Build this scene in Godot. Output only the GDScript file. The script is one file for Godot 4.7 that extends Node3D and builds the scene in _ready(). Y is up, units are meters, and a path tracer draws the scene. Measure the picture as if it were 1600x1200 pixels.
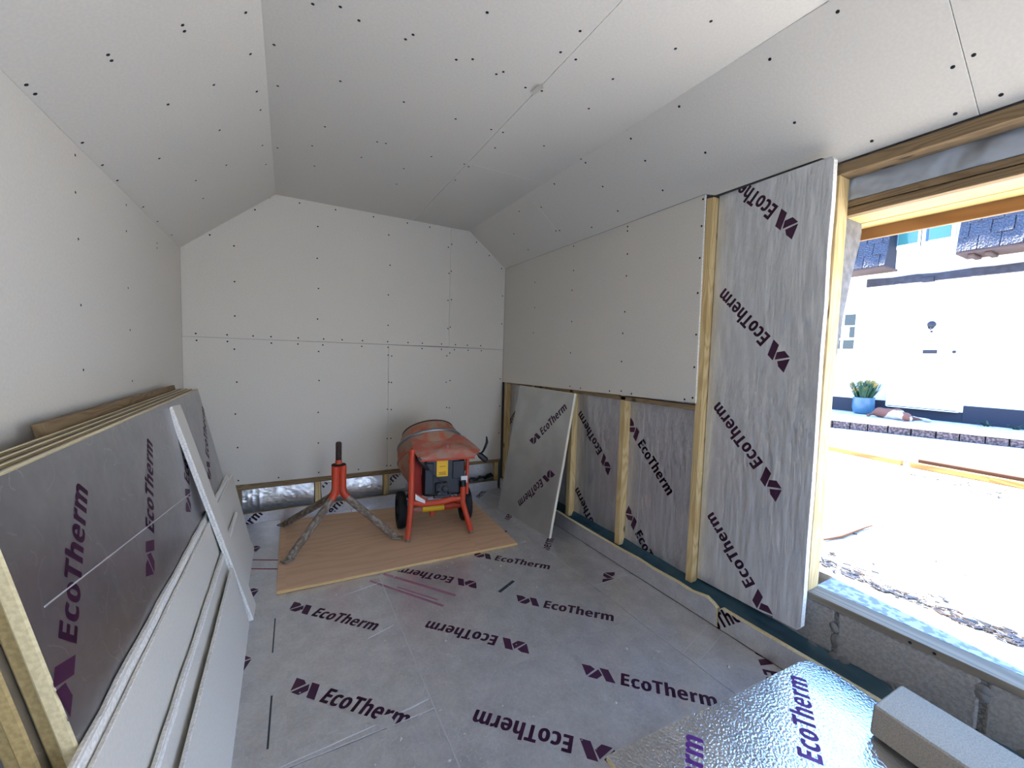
extends Node3D

# ------------------------------------------------------------------ mesh builder
class MB:
	var s := {}
	func _g(m):
		if not s.has(m):
			s[m] = [PackedVector3Array(), PackedVector3Array(), PackedVector2Array(), PackedColorArray(), [false]]
		return s[m]
	func tri(m, a: Vector3, b: Vector3, c: Vector3, na: Vector3, nb: Vector3, nc: Vector3, ua := Vector2.ZERO, ub := Vector2.ZERO, uc := Vector2.ZERO, col = null):
		var g = _g(m)
		g[0].append_array(PackedVector3Array([a, c, b]))
		g[1].append_array(PackedVector3Array([na, nc, nb]))
		g[2].append_array(PackedVector2Array([ua, uc, ub]))
		if col != null:
			g[4][0] = true
			g[3].append_array(PackedColorArray(col))
		else:
			g[3].append_array(PackedColorArray([Color.WHITE, Color.WHITE, Color.WHITE]))
	func ftri(m, a: Vector3, b: Vector3, c: Vector3, ua := Vector2.ZERO, ub := Vector2.ZERO, uc := Vector2.ZERO):
		var n := (b - a).cross(c - a).normalized()
		tri(m, a, b, c, n, n, n, ua, ub, uc)
	func quad(m, a: Vector3, b: Vector3, c: Vector3, d: Vector3, ua := Vector2.ZERO, ub := Vector2.ZERO, uc := Vector2.ZERO, ud := Vector2.ZERO):
		ftri(m, a, b, c, ua, ub, uc)
		ftri(m, a, c, d, ua, uc, ud)
	func mesh() -> ArrayMesh:
		var am := ArrayMesh.new()
		for m in s:
			var g = s[m]
			if g[0].size() == 0:
				continue
			var arr := []
			arr.resize(Mesh.ARRAY_MAX)
			arr[Mesh.ARRAY_VERTEX] = g[0]
			arr[Mesh.ARRAY_NORMAL] = g[1]
			arr[Mesh.ARRAY_TEX_UV] = g[2]
			if g[4][0]:
				arr[Mesh.ARRAY_COLOR] = g[3]
			am.add_surface_from_arrays(Mesh.PRIMITIVE_TRIANGLES, arr)
			am.surface_set_material(am.get_surface_count() - 1, m)
		return am

	# a box with chamfered edges; the texture's u runs along its longest side
	func cbox(m, xf: Transform3D, size: Vector3, ch := 0.002, uvo := Vector2.ZERO):
		var h := size * 0.5
		ch = minf(ch, minf(h.x, minf(h.y, h.z)) * 0.9)
		var lax := 0
		if size.y >= size.x and size.y >= size.z:
			lax = 1
		elif size.z >= size.x and size.z >= size.y:
			lax = 2
		var P := func(sx: int, sy: int, sz: int, ax: int) -> Vector3:
			var v := Vector3(sx * (h.x - ch), sy * (h.y - ch), sz * (h.z - ch))
			v[ax] = [sx, sy, sz][ax] * h[ax]
			return v
		var U := func(v: Vector3, ax: int) -> Vector2:
			var o := []
			for k in 3:
				if k != ax:
					o.append(k)
			if ax == lax:
				return Vector2(v[o[0]] * 0.2, v[o[1]]) + uvo
			var other = o[0] if o[1] == lax else o[1]
			return Vector2(v[lax] + h[lax], v[other] + ax * 0.31) + uvo
		var E := func(l: Array, ax: int):
			var c := Vector3.ZERO
			for v in l:
				c += v
			var n: Vector3 = (l[1] - l[0]).cross(l[2] - l[0])
			if n.dot(c) < 0:
				l.reverse()
			for k in range(1, l.size() - 1):
				ftri(m, xf * l[0], xf * l[k], xf * l[k + 1], U.call(l[0], ax), U.call(l[k], ax), U.call(l[k + 1], ax))
		for ax in 3:
			for sg in [-1, 1]:
				var l := []
				for q in [[-1, -1], [1, -1], [1, 1], [-1, 1]]:
					var sv := [0, 0, 0]
					sv[ax] = sg
					sv[(ax + 1) % 3] = q[0]
					sv[(ax + 2) % 3] = q[1]
					l.append(P.call(sv[0], sv[1], sv[2], ax))
				E.call(l, ax)
		for ax in 3:
			var b := (ax + 1) % 3
			var c := (ax + 2) % 3
			for sb in [-1, 1]:
				for sc in [-1, 1]:
					var s0 := [0, 0, 0]
					s0[ax] = -1
					s0[b] = sb
					s0[c] = sc
					var s1 := s0.duplicate()
					s1[ax] = 1
					E.call([P.call(s0[0], s0[1], s0[2], b), P.call(s1[0], s1[1], s1[2], b), P.call(s1[0], s1[1], s1[2], c), P.call(s0[0], s0[1], s0[2], c)], b)
		for sx in [-1, 1]:
			for sy in [-1, 1]:
				for sz in [-1, 1]:
					E.call([P.call(sx, sy, sz, 0), P.call(sx, sy, sz, 1), P.call(sx, sy, sz, 2)], 0)

	# an upright polygon slab: face at z = 0 looking along +z, thickness towards -z
	func slab(fm, em, poly: PackedVector2Array, t: float, ch := 0.0015, bm = null):
		if bm == null:
			bm = fm
		if _area(poly) < 0:
			poly = poly.duplicate()
			poly.reverse()
		var n := poly.size()
		var ins := PackedVector2Array()
		for i in n:
			var p := poly[i]
			var d0 := (p - poly[(i + n - 1) % n]).normalized()
			var d1 := (poly[(i + 1) % n] - p).normalized()
			var n0 := Vector2(-d0.y, d0.x)
			var n1 := Vector2(-d1.y, d1.x)
			var bis := n0 + n1
			ins.append(p + bis * (ch / maxf(0.3, 1.0 + n0.dot(n1))))
		var idx := Geometry2D.triangulate_polygon(ins)
		for k in range(0, idx.size(), 3):
			var a := ins[idx[k]]
			var b := ins[idx[k + 1]]
			var c := ins[idx[k + 2]]
			if (b - a).cross(c - a) < 0:
				var w := b
				b = c
				c = w
			ftri(fm, Vector3(a.x, a.y, 0), Vector3(b.x, b.y, 0), Vector3(c.x, c.y, 0), a, b, c)
			ftri(bm, Vector3(a.x, a.y, -t), Vector3(c.x, c.y, -t), Vector3(b.x, b.y, -t), a, c, b)
		var run := 0.0
		for i in n:
			var j := (i + 1) % n
			var p := poly[i]
			var q := poly[j]
			var L := p.distance_to(q)
			quad(em, Vector3(p.x, p.y, -ch), Vector3(q.x, q.y, -ch), Vector3(ins[j].x, ins[j].y, 0), Vector3(ins[i].x, ins[i].y, 0), Vector2(run, -ch), Vector2(run + L, -ch), Vector2(run + L, 0), Vector2(run, 0))
			quad(em, Vector3(p.x, p.y, -t + ch), Vector3(q.x, q.y, -t + ch), Vector3(q.x, q.y, -ch), Vector3(p.x, p.y, -ch), Vector2(run, -t), Vector2(run + L, -t), Vector2(run + L, -ch), Vector2(run, -ch))
			quad(em, Vector3(ins[i].x, ins[i].y, -t), Vector3(ins[j].x, ins[j].y, -t), Vector3(q.x, q.y, -t + ch), Vector3(p.x, p.y, -t + ch))
			run += L
	func _area(p: PackedVector2Array) -> float:
		var a := 0.0
		for i in p.size():
			a += p[i].cross(p[(i + 1) % p.size()])
		return a

	# a box between two quads of corners (each listed the same way round)
	func hexa(m, em, f: Array, b: Array):
		var c := Vector3.ZERO
		for v in f + b:
			c += v / 8.0
		var put := func(mm, l: Array):
			var n: Vector3 = (l[1] - l[0]).cross(l[2] - l[0])
			if n.dot((l[0] + l[2]) * 0.5 - c) < 0:
				l.reverse()
			var x: Vector3 = l[1] - l[0]
			var y: Vector3 = l[3] - l[0]
			var lu := x.length()
			var lv := y.length()
			if lu >= lv:
				quad(mm, l[0], l[1], l[2], l[3], Vector2(0, 0), Vector2(lu, 0), Vector2(lu, lv), Vector2(0, lv))
			else:
				quad(mm, l[0], l[1], l[2], l[3], Vector2(0, 0), Vector2(0, lu), Vector2(lv, lu), Vector2(lv, 0))
		put.call(m, f.duplicate())
		put.call(m, b.duplicate())
		for i in 4:
			var j := (i + 1) % 4
			put.call(em, [f[i], f[j], b[j], b[i]])

	# a smooth sheet from a grid of points (rows of equal length)
	func sheet(m, rows: Array, wrap_u := false, flip := false, us := 1.0, vs := 1.0, cols = null):
		var R := rows.size()
		var C: int = rows[0].size()
		var nor := []
		for i in R:
			var nr := PackedVector3Array()
			for j in C:
				var jl := j - 1
				var jr := j + 1
				if wrap_u:
					jl = (j + C - 2) % (C - 1) if j == 0 else j - 1
					jr = 1 if j == C - 1 else j + 1
				jl = clampi(jl, 0, C - 1)
				jr = clampi(jr, 0, C - 1)
				var du: Vector3 = rows[i][jr] - rows[i][jl]
				var dv: Vector3 = rows[mini(i + 1, R - 1)][j] - rows[maxi(i - 1, 0)][j]
				var nn := du.cross(dv)
				if nn.length() < 1e-9:
					nn = (rows[mini(i + 1, R - 1)][(j + 1) % C] - rows[i][j]).cross(dv)
				nr.append(nn.normalized() * (-1.0 if flip else 1.0))
			nor.append(nr)
		for i in R - 1:
			for j in C - 1:
				var a: Vector3 = rows[i][j]
				var b: Vector3 = rows[i][j + 1]
				var c: Vector3 = rows[i + 1][j + 1]
				var d: Vector3 = rows[i + 1][j]
				var ua := Vector2(j * us / (C - 1), i * vs / (R - 1))
				var ub := Vector2((j + 1) * us / (C - 1), i * vs / (R - 1))
				var uc := Vector2((j + 1) * us / (C - 1), (i + 1) * vs / (R - 1))
				var ud := Vector2(j * us / (C - 1), (i + 1) * vs / (R - 1))
				if flip:
					tri(m, a, c, b, nor[i][j], nor[i + 1][j + 1], nor[i][j + 1], ua, uc, ub)
					tri(m, a, d, c, nor[i][j], nor[i + 1][j], nor[i + 1][j + 1], ua, ud, uc)
				else:
					tri(m, a, b, c, nor[i][j], nor[i][j + 1], nor[i + 1][j + 1], ua, ub, uc)
					tri(m, a, c, d, nor[i][j], nor[i + 1][j + 1], nor[i + 1][j], ua, uc, ud)

	# a round bar along a path with a radius at each point
	func tube(m, path: Array, radii, sides := 12, squash := 1.0):
		var n := path.size()
		var rows := []
		var up := Vector3.UP
		var t0: Vector3 = (path[1] - path[0]).normalized()
		if absf(t0.dot(up)) > 0.9:
			up = Vector3.RIGHT
		var side := t0.cross(up).normalized()
		var run := 0.0
		for i in n:
			var t: Vector3
			if i == 0:
				t = t0
			elif i == n - 1:
				t = (path[i] - path[i - 1]).normalized()
			else:
				t = ((path[i] - path[i - 1]).normalized() + (path[i + 1] - path[i]).normalized()).normalized()
			side = (side - t * side.dot(t)).normalized()
			var bi := t.cross(side)
			var r: float = radii[i] if radii is Array else radii
			var row := PackedVector3Array()
			for k in sides + 1:
				var a := TAU * k / sides
				row.append(path[i] + side * cos(a) * r + bi * sin(a) * r * squash)
			rows.append(row)
			if i > 0:
				run += path[i].distance_to(path[i - 1])
		sheet(m, rows, true, false, 1.0, run)
		for e in 2:
			var row = rows[0] if e == 0 else rows[n - 1]
			var c: Vector3 = path[0] if e == 0 else path[n - 1]
			for k in sides:
				if e == 0:
					ftri(m, c, row[k + 1], row[k])
				else:
					ftri(m, c, row[k], row[k + 1])

	# a turned shape: profile points (radius, height) about the axis y of xf
	func lathe(m, prof: Array, xf := Transform3D(), sides := 32, flip := false):
		var rows := []
		for p in prof:
			var row := PackedVector3Array()
			for k in sides + 1:
				var a := TAU * k / sides
				row.append(xf * Vector3(cos(a) * p.x, p.y, -sin(a) * p.x))
			rows.append(row)
		sheet(m, rows, true, flip, 2.0, 1.0)


# ------------------------------------------------------------------ scene helpers
var M := {}
var rng := RandomNumberGenerator.new()
var print_tris := PackedVector2Array()

func numbered(n: String) -> String:
	if not has_node(NodePath(n)):
		return n
	var k := 1
	while has_node(NodePath("%s_%03d" % [n, k])):
		k += 1
	return "%s_%03d" % [n, k]

func obj(called: String, mesh: Mesh, parent: Node3D = null, xf := Transform3D()) -> MeshInstance3D:
	var o := MeshInstance3D.new()
	o.mesh = mesh
	o.transform = xf
	if parent == null:
		o.name = numbered(called)
		add_child(o, true)
	else:
		o.name = called
		parent.add_child(o, true)
	return o

func thing(called: String, at := Vector3.ZERO, turn := 0.0) -> Node3D:
	var o := Node3D.new()
	o.name = numbered(called)
	o.position = at
	o.rotation.y = turn
	add_child(o, true)
	return o

func tag(o: Node3D, label: String, category: String, group := ""):
	o.set_meta("label", label)
	o.set_meta("category", category)
	if group:
		o.set_meta("group", group)

func struct(o: Node3D, label := ""):
	o.set_meta("kind", "structure")
	if label:
		o.set_meta("label", label)
		o.set_meta("category", o.name.split("_")[0])

func stuff(o: Node3D):
	o.set_meta("kind", "stuff")

func box_mesh(m, size: Vector3, ch := 0.002, uvo := Vector2.ZERO) -> ArrayMesh:
	var b := MB.new()
	b.cbox(m, Transform3D(), size, ch, uvo)
	return b.mesh()

# a squared bar from lo to hi in the parent's axes
func bar(called: String, m, lo: Vector3, hi: Vector3, parent: Node3D = null, ch := 0.002) -> MeshInstance3D:
	return obj(called, box_mesh(m, (hi - lo).abs(), ch, Vector2(rng.randf() * 7.0, rng.randf() * 3.0)), parent, Transform3D(Basis(), (lo + hi) * 0.5))

func P2(l: Array) -> PackedVector2Array:
	var p := PackedVector2Array()
	for i in range(0, l.size(), 2):
		p.append(Vector2(l[i], l[i + 1]))
	return p

func R2(a0: float, b0: float, a1: float, b1: float) -> PackedVector2Array:
	return P2([a0, b0, a1, b0, a1, b1, a0, b1])

# frames whose x and y lie in the surface and whose z looks out of it
func FR(o: Vector3, ua: Vector3, ub: Vector3) -> Transform3D:
	ua = ua.normalized()
	ub = (ub - ua * ub.dot(ua)).normalized()
	return Transform3D(Basis(ua, ub, ua.cross(ub)), o)

func slab_mesh(fm, em, poly: PackedVector2Array, t: float, ch := 0.0015) -> ArrayMesh:
	var b := MB.new()
	b.slab(fm, em, poly, t, ch)
	return b.mesh()

func slab(called: String, fm, em, poly: PackedVector2Array, t: float, xf: Transform3D, parent: Node3D = null, ch := 0.0006) -> MeshInstance3D:
	return obj(called, slab_mesh(fm, em, poly, t, ch), parent, xf)

# small screw heads on a surface, joined
func screws(parent: Node3D, pts: Array, xf: Transform3D, r := 0.0065):
	var b := MB.new()
	for p in pts:
		for k in 8:
			var a := TAU * k / 8
			var a2 := TAU * (k + 1) / 8
			var c := Vector3(p.x, p.y, 0.0012)
			var u := c + Vector3(cos(a), sin(a), 0) * r * 0.7
			var v := c + Vector3(cos(a2), sin(a2), 0) * r * 0.7
			var u2 := Vector3(p.x + cos(a) * r, p.y + sin(a) * r, 0.0)
			var v2 := Vector3(p.x + cos(a2) * r, p.y + sin(a2) * r, 0.0)
			b.ftri(M.screw, c, u, v)
			b.quad(M.screw, u2, v2, v, u)
	stuff(obj("screw_heads", b.mesh(), parent, xf))

func pts(l: Array) -> Array:
	var o := []
	for i in range(0, l.size(), 2):
		o.append(Vector2(l[i], l[i + 1]))
	return o

# ------------------------------------------------------------------ the print on the foil
func make_print():
	var tm := TextMesh.new()
	var f := SystemFont.new()
	f.font_names = PackedStringArray(["Droid Sans"])
	f.font_weight = 700
	tm.font = f
	tm.font_size = 96
	tm.pixel_size = 0.01
	tm.depth = 0.0
	tm.curve_step = 2.0
	tm.text = "EcoTherm"
	var arr := tm.surface_get_arrays(0)
	var v: PackedVector3Array = arr[Mesh.ARRAY_VERTEX]
	var ix: PackedInt32Array = arr[Mesh.ARRAY_INDEX]
	var nn: PackedVector3Array = arr[Mesh.ARRAY_NORMAL]
	var lo := Vector2(1e9, 1e9)
	var hi := Vector2(-1e9, -1e9)
	for p in v:
		lo = lo.min(Vector2(p.x, p.y))
		hi = hi.max(Vector2(p.x, p.y))
	var sx := 0.393 / (hi.x - lo.x)
	var sy := 0.0775 / (hi.y - lo.y)
	for k in range(0, ix.size(), 3):
		if nn[ix[k]].z < 0.5:
			continue
		for o in [Vector2(-0.0013, -0.0006), Vector2(0.0013, 0.0006)]:
			for q in 3:
				var p := v[ix[k + q]]
				print_tris.append(Vector2((p.x - lo.x) * sx, (p.y - lo.y) * sy - 0.001) + o)
	# the mark in front of the word: three slanted pieces
	var cap := 0.0725
	for pc in [[-0.06, 0.0, -0.15, 1.0, -0.252, 1.0, -0.164, 0.0], [-0.268, 0.0, -0.212, 0.42, -0.262, 0.86, -0.372, 0.03], [-0.388, 0.10, -0.300, 0.80, -0.356, 1.0, -0.462, 1.0]]:
		var q := P2(pc)
		for i in q.size():
			q[i] = Vector2(q[i].x * 0.393, q[i].y * cap)
		for i in range(1, q.size() - 1):
			print_tris.append_array(PackedVector2Array([q[0], q[i], q[i + 1]]))

func clip_half(poly: Array, a: Vector2, b: Vector2) -> Array:
	var out := []
	var d := b - a
	for i in poly.size():
		var p: Vector2 = poly[i]
		var q: Vector2 = poly[(i + 1) % poly.size()]
		var sp := d.cross(p - a)
		var sq := d.cross(q - a)
		if sp >= 0:
			out.append(p)
		if (sp >= 0) != (sq >= 0):
			out.append(p + (q - p) * (sp / (sp - sq)))
	return out

# one print: the foot of its E at (a, b) of the board's own face, reading at that angle, cut off at the clip polygon
func lettering(board: Node3D, a: float, b: float, deg: float, clip: PackedVector2Array, m = null, stretch := 1.0):
	if m == null:
		m = M.ink
	var t := Transform2D(deg_to_rad(deg), Vector2(a, b))
	var mb := MB.new()
	var cl := clip.duplicate()
	if mb._area(cl) < 0:
		cl.reverse()
	var any := false
	var whole := true
	for c in [Vector2(-0.19, -0.005), Vector2(0.40, -0.005), Vector2(0.40, 0.08), Vector2(-0.19, 0.08)]:
		if not Geometry2D.is_point_in_polygon(t * (c * Vector2(stretch, 1.0)), cl):
			whole = false
	for k in range(0, print_tris.size(), 3):
		var poly := []
		for q in 3:
			poly.append(t * (print_tris[k + q] * Vector2(stretch, 1.0)))
		for i in (0 if whole else cl.size()):
			poly = clip_half(poly, cl[i], cl[(i + 1) % cl.size()])
			if poly.size() < 3:
				break
		if poly.size() < 3:
			continue
		any = true
		for i in range(1, poly.size() - 1):
			var A := Vector3(poly[0].x, poly[0].y, 0.0006)
			var B := Vector3(poly[i].x, poly[i].y, 0.0006)
			var C := Vector3(poly[i + 1].x, poly[i + 1].y, 0.0006)
			if (B - A).cross(C - A).z < 0:
				mb.ftri(m, A, C, B, poly[0], poly[i + 1], poly[i])
			else:
				mb.ftri(m, A, B, C, poly[0], poly[i], poly[i + 1])
	if any:
		obj("lettering", mb.mesh(), board)

# ------------------------------------------------------------------ materials
func noise(freq: float, oct := 4, sd := 1, kind := FastNoiseLite.TYPE_SIMPLEX_SMOOTH) -> FastNoiseLite:
	var n := FastNoiseLite.new()
	n.noise_type = kind
	n.seed = sd
	n.frequency = freq
	n.fractal_octaves = oct
	return n

func ntex(n: FastNoiseLite, size := 512, cols = null, offs = null) -> NoiseTexture2D:
	var t := NoiseTexture2D.new()
	t.width = size
	t.height = size
	t.seamless = true
	t.noise = n
	if cols != null:
		var g := Gradient.new()
		g.offsets = PackedFloat32Array(offs)
		g.colors = PackedColorArray(cols)
		t.color_ramp = g
	return t

func nnorm(n: FastNoiseLite, strength: float, size := 512) -> NoiseTexture2D:
	var t := ntex(n, size)
	t.as_normal_map = true
	t.bump_strength = strength
	return t

func mat(c: Color, rough := 0.8, metal := 0.0) -> StandardMaterial3D:
	var m := StandardMaterial3D.new()
	m.albedo_color = c
	m.roughness = rough
	m.metallic = metal
	return m

func textured(c: Color, tex, rough: float, scale := Vector3.ONE, metal := 0.0) -> StandardMaterial3D:
	var m := mat(c, rough, metal)
	m.albedo_texture = tex
	m.uv1_scale = scale
	return m

func grain_image(w: int, h: int, dark: Color, light: Color, sd: int, knots: int, rings := 9.0) -> ImageTexture:
	var im := Image.create(w, h, false, Image.FORMAT_RGB8)
	var n1 := noise(0.006, 3, sd)
	var n2 := noise(0.02, 3, sd + 5)
	var r := RandomNumberGenerator.new()
	r.seed = sd
	var ks := []
	for k in knots:
		ks.append(Vector3(r.randf() * w, r.randf() * h, r.randf_range(5.0, 9.0)))
	for y in h:
		for x in w:
			var v := y + n1.get_noise_2d(x * 0.35, y * 1.5) * 60.0
			var kd := 0.0
			for k in ks:
				var dx: float = absf(x - k.x)
				dx = minf(dx, w - dx)
				var dy: float = y - k.y
				var q := sqrt(dx * dx * 0.12 + dy * dy)
				v += 14.0 * exp(-q * q / (k.z * k.z * 9.0)) * signf(dy)
				kd = maxf(kd, clampf(1.6 - sqrt(dx * dx * 0.55 + dy * dy) / k.z, 0.0, 1.0))
			var g := 0.5 + 0.5 * sin(v * TAU * rings / h)
			g = pow(g, 1.7) * 0.75 + 0.25 * (n2.get_noise_2d(x * 0.25, y * 6.0) * 0.5 + 0.5)
			var c := light.lerp(dark, clampf(g, 0, 1))
			c = c.lerp(dark.darkened(0.45), kd * 0.85)
			im.set_pixel(x, y, c)
	return ImageTexture.create_from_image(im)

# dusty, scratched foil: base tone with scuffs and fine light scratches
func scratch_image(size: int, sd: int, count: int, lo: float, hi: float, specks: int) -> Image:
	var im := Image.create(size, size, false, Image.FORMAT_RGB8)
	var n1 := noise(0.008, 4, sd)
	var n2 := noise(0.05, 3, sd + 3)
	for y in size:
		for x in size:
			var v := lerpf(lo, hi, clampf(0.5 + 0.55 * n1.get_noise_2d(x, y) + 0.3 * n2.get_noise_2d(x, y), 0, 1))
			im.set_pixel(x, y, Color(v, v, v * 1.01))
	var r := RandomNumberGenerator.new()
	r.seed = sd
	for k in count:
		var p := Vector2(r.randf() * size, r.randf() * size)
		var a := r.randf() * TAU
		var cv := r.randf_range(-0.12, 0.12)
		var L := r.randi_range(8, 60)
		var st := r.randf_range(0.12, 0.55)
		for s in L:
			p += Vector2(cos(a), sin(a))
			a += cv + r.randf_range(-0.2, 0.2)
			var ix := posmod(int(p.x), size)
			var iy := posmod(int(p.y), size)
			var c := im.get_pixel(ix, iy)
			im.set_pixel(ix, iy, c.lerp(Color.WHITE, st))
	for k in specks:
		var ix := r.randi_range(1, size - 3)
		var iy := r.randi_range(1, size - 3)
		for d in r.randi_range(1, 4):
			im.set_pixel(ix + r.randi_range(0, 1), iy + r.randi_range(0, 1), Color(0.97, 0.96, 0.94))
	return im

# creases and scores of a trodden foil, as a normal map
func crease_image(size: int, sd: int) -> Image:
	var im := Image.create(size, size, false, Image.FORMAT_RGB8)
	var n1 := noise(0.03, 4, sd)
	for y in size:
		for x in size:
			var v := 0.5 + 0.10 * n1.get_noise_2d(x, y)
			im.set_pixel(x, y, Color(v, v, v))
	var r := RandomNumberGenerator.new()
	r.seed = sd
	for k in 2600:
		var p := Vector2(r.randf() * size, r.randf() * size)
		var a := r.randf() * TAU
		var cv := r.randf_range(-0.08, 0.08)
		var st := r.randf_range(-0.22, 0.30)
		for s in r.randi_range(10, 70):
			p += Vector2(cos(a), sin(a))
			a += cv + r.randf_range(-0.15, 0.15)
			var ix := posmod(int(p.x), size)
			var iy := posmod(int(p.y), size)
			var c := im.get_pixel(ix, iy).r + st
			im.set_pixel(ix, iy, Color(c, c, c))
	im.bump_map_to_normal_map(2.2)
	return im

func make_materials():
	# plasterboard
	var pap := noise(0.12, 5, 11)
	M.plaster = textured(Color(0.85, 0.828, 0.785), ntex(pap, 512, [Color(0.978, 0.978, 0.978), Color(1, 1, 1)], [0.25, 0.75]), 0.9, Vector3(1.1, 1.1, 1))
	M.gypsum = textured(Color(0.96, 0.95, 0.93), ntex(noise(0.09, 4, 12), 256, [Color(0.93, 0.92, 0.90), Color(1, 1, 1)], [0.3, 0.7]), 0.95, Vector3(3, 3, 1))
	M.gypsum.normal_enabled = true
	M.gypsum.normal_texture = nnorm(noise(0.06, 4, 13), 3.0, 256)
	M.screw = mat(Color(0.07, 0.07, 0.075), 0.5, 0.4)
	# foils
	var scr := ImageTexture.create_from_image(scratch_image(1024, 21, 5200, 0.80, 0.90, 620))
	M.foil_floor = textured(Color(0.96, 0.96, 0.965), scr, 0.36, Vector3(0.83, 0.83, 1), 0.75)
	M.foil_floor.roughness_texture = ntex(noise(0.012, 4, 24), 512, [Color(0.75, 0.75, 0.75), Color(1, 1, 1)], [0.3, 0.7])
	M.foil_floor.roughness = 0.40
	M.foil_floor.normal_enabled = true
	M.foil_floor.normal_texture = ImageTexture.create_from_image(crease_image(1024, 26))
	M.foil_floor.normal_scale = 0.8
	M.foil_bright = textured(Color(0.93, 0.94, 0.95), ntex(noise(0.01, 3, 31), 256, [Color(0.88, 0.88, 0.89), Color(1, 1, 1)], [0.3, 0.7]), 0.20, Vector3(1, 1, 1), 0.97)
	M.foil_bright.normal_enabled = true
	M.foil_bright.normal_texture = nnorm(noise(0.075, 4, 32), 3.0, 1024)
	M.foil_bright.normal_scale = 0.55
	M.foil_wall = textured(Color(0.92, 0.93, 0.945), ntex(noise(0.012, 4, 33), 512, [Color(0.94, 0.94, 0.94), Color(1, 1, 1)], [0.3, 0.7]), 0.36, Vector3(1, 1, 1), 0.65)
	M.foil_wall.normal_enabled = true
	M.foil_wall.normal_texture = nnorm(noise(0.014, 4, 34, FastNoiseLite.TYPE_PERLIN), 9.0, 1024)
	M.foil_wall.uv1_scale = Vector3(2.6, 0.42, 1)
	M.foil_wall.normal_scale = 1.1
	M.foil_infill_shaded = M.foil_wall.duplicate()
	M.foil_infill_shaded.albedo_color = Color(0.80, 0.80, 0.82)  # same foil, colour darkened to stand in for fainter light between studs
	M.foil_stack = textured(Color(0.90, 0.90, 0.91), ImageTexture.create_from_image(scratch_image(512, 41, 260, 0.74, 0.82, 10)), 0.34, Vector3(0.8, 0.8, 1), 0.93)
	M.foil_stack.normal_enabled = true
	M.foil_stack.normal_texture = nnorm(noise(0.006, 4, 42), 3.0, 512)
	M.foil_stack.normal_scale = 0.35
	M.foil_lean = textured(Color(0.78, 0.78, 0.765), ntex(noise(0.01, 4, 43), 256, [Color(0.95, 0.95, 0.95), Color(1, 1, 1)], [0.3, 0.7]), 0.42, Vector3(1, 1, 1), 0.6)
	M.foil_lean.normal_enabled = true
	M.foil_lean.normal_texture = nnorm(noise(0.01, 4, 44), 2.0, 512)
	M.foil_lean.normal_scale = 0.4
	M.quilt = mat(Color(0.84, 0.84, 0.84), 0.36, 0.8)
	M.quilt.normal_enabled = true
	M.quilt.normal_texture = nnorm(noise(0.012, 3, 51), 2.6, 512)
	M.quilt.uv1_scale = Vector3(1.2, 5.0, 1)
	M.tape = mat(Color(0.86, 0.86, 0.87), 0.4, 0.5)
	M.ink = mat(Color(0.235, 0.055, 0.20), 0.55)
	M.ink_bright = mat(Color(0.44, 0.21, 0.54), 0.5)  # same ink, colour lightened to stand in for strong light on the loose board
	M.ink_line = mat(Color(0.50, 0.10, 0.22), 0.6)
	M.pink = mat(Color(0.66, 0.47, 0.55), 0.5, 0.4)
	M.mark = mat(Color(0.22, 0.24, 0.26), 0.6, 0.2)
	M.pir = textured(Color(0.86, 0.80, 0.63), ntex(noise(0.08, 3, 61), 256, [Color(0.93, 0.92, 0.91), Color(1, 1, 1)], [0.3, 0.7]), 0.95, Vector3(3, 3, 1))
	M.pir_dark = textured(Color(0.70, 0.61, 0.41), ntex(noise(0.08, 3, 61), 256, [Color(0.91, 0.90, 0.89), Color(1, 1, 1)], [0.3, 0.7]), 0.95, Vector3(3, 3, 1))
	M.pir_pale = mat(Color(0.92, 0.89, 0.80), 0.95)
	# timber
	M.pine = textured(Color(0.97, 0.95, 0.92), grain_image(512, 128, Color(0.76, 0.65, 0.44), Color(0.87, 0.79, 0.60), 71, 3), 0.75, Vector3(0.85, 4.0, 1))
	M.pine_dark = textured(Color(0.80, 0.76, 0.72), grain_image(512, 128, Color(0.58, 0.50, 0.38), Color(0.72, 0.64, 0.50), 75, 4), 0.8, Vector3(0.85, 4.0, 1))
	M.soffit = textured(Color(0.95, 0.92, 0.85), grain_image(512, 128, Color(0.80, 0.69, 0.45), Color(0.88, 0.80, 0.56), 78, 2, 6.0), 0.7, Vector3(0.5, 3.0, 1))
	M.fascia = textured(Color(0.9, 0.86, 0.82), grain_image(256, 64, Color(0.60, 0.45, 0.29), Color(0.70, 0.54, 0.36), 79, 1, 5.0), 0.7, Vector3(0.5, 3.0, 1))
	M.ply = textured(Color(1, 0.985, 0.96), grain_image(512, 256, Color(0.785, 0.645, 0.525), Color(0.83, 0.695, 0.575), 81, 0, 7.0), 0.75, Vector3(0.8, 1.2, 1))
	M.ply_edge = textured(Color(1, 1, 1), grain_image(128, 64, Color(0.66, 0.50, 0.30), Color(0.90, 0.78, 0.55), 83, 0, 4.0), 0.85, Vector3(0.8, 55.0, 1))
	M.weathered = textured(Color(0.95, 0.95, 0.95), grain_image(256, 64, Color(0.47, 0.43, 0.37), Color(0.60, 0.56, 0.49), 84, 2, 5.0), 0.85, Vector3(0.5, 3.0, 1))
	M.ply_core = mat(Color(0.80, 0.66, 0.46), 0.9)
	# masonry, membranes
	M.block = textured(Color(0.62, 0.60, 0.58), ntex(noise(0.05, 5, 91), 512, [Color(0.88, 0.88, 0.88), Color(1, 1, 1)], [0.25, 0.75]), 0.95, Vector3(2, 2, 1))
	M.block.normal_enabled = true
	M.block.normal_texture = nnorm(noise(0.12, 4, 92), 2.0, 512)
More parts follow.
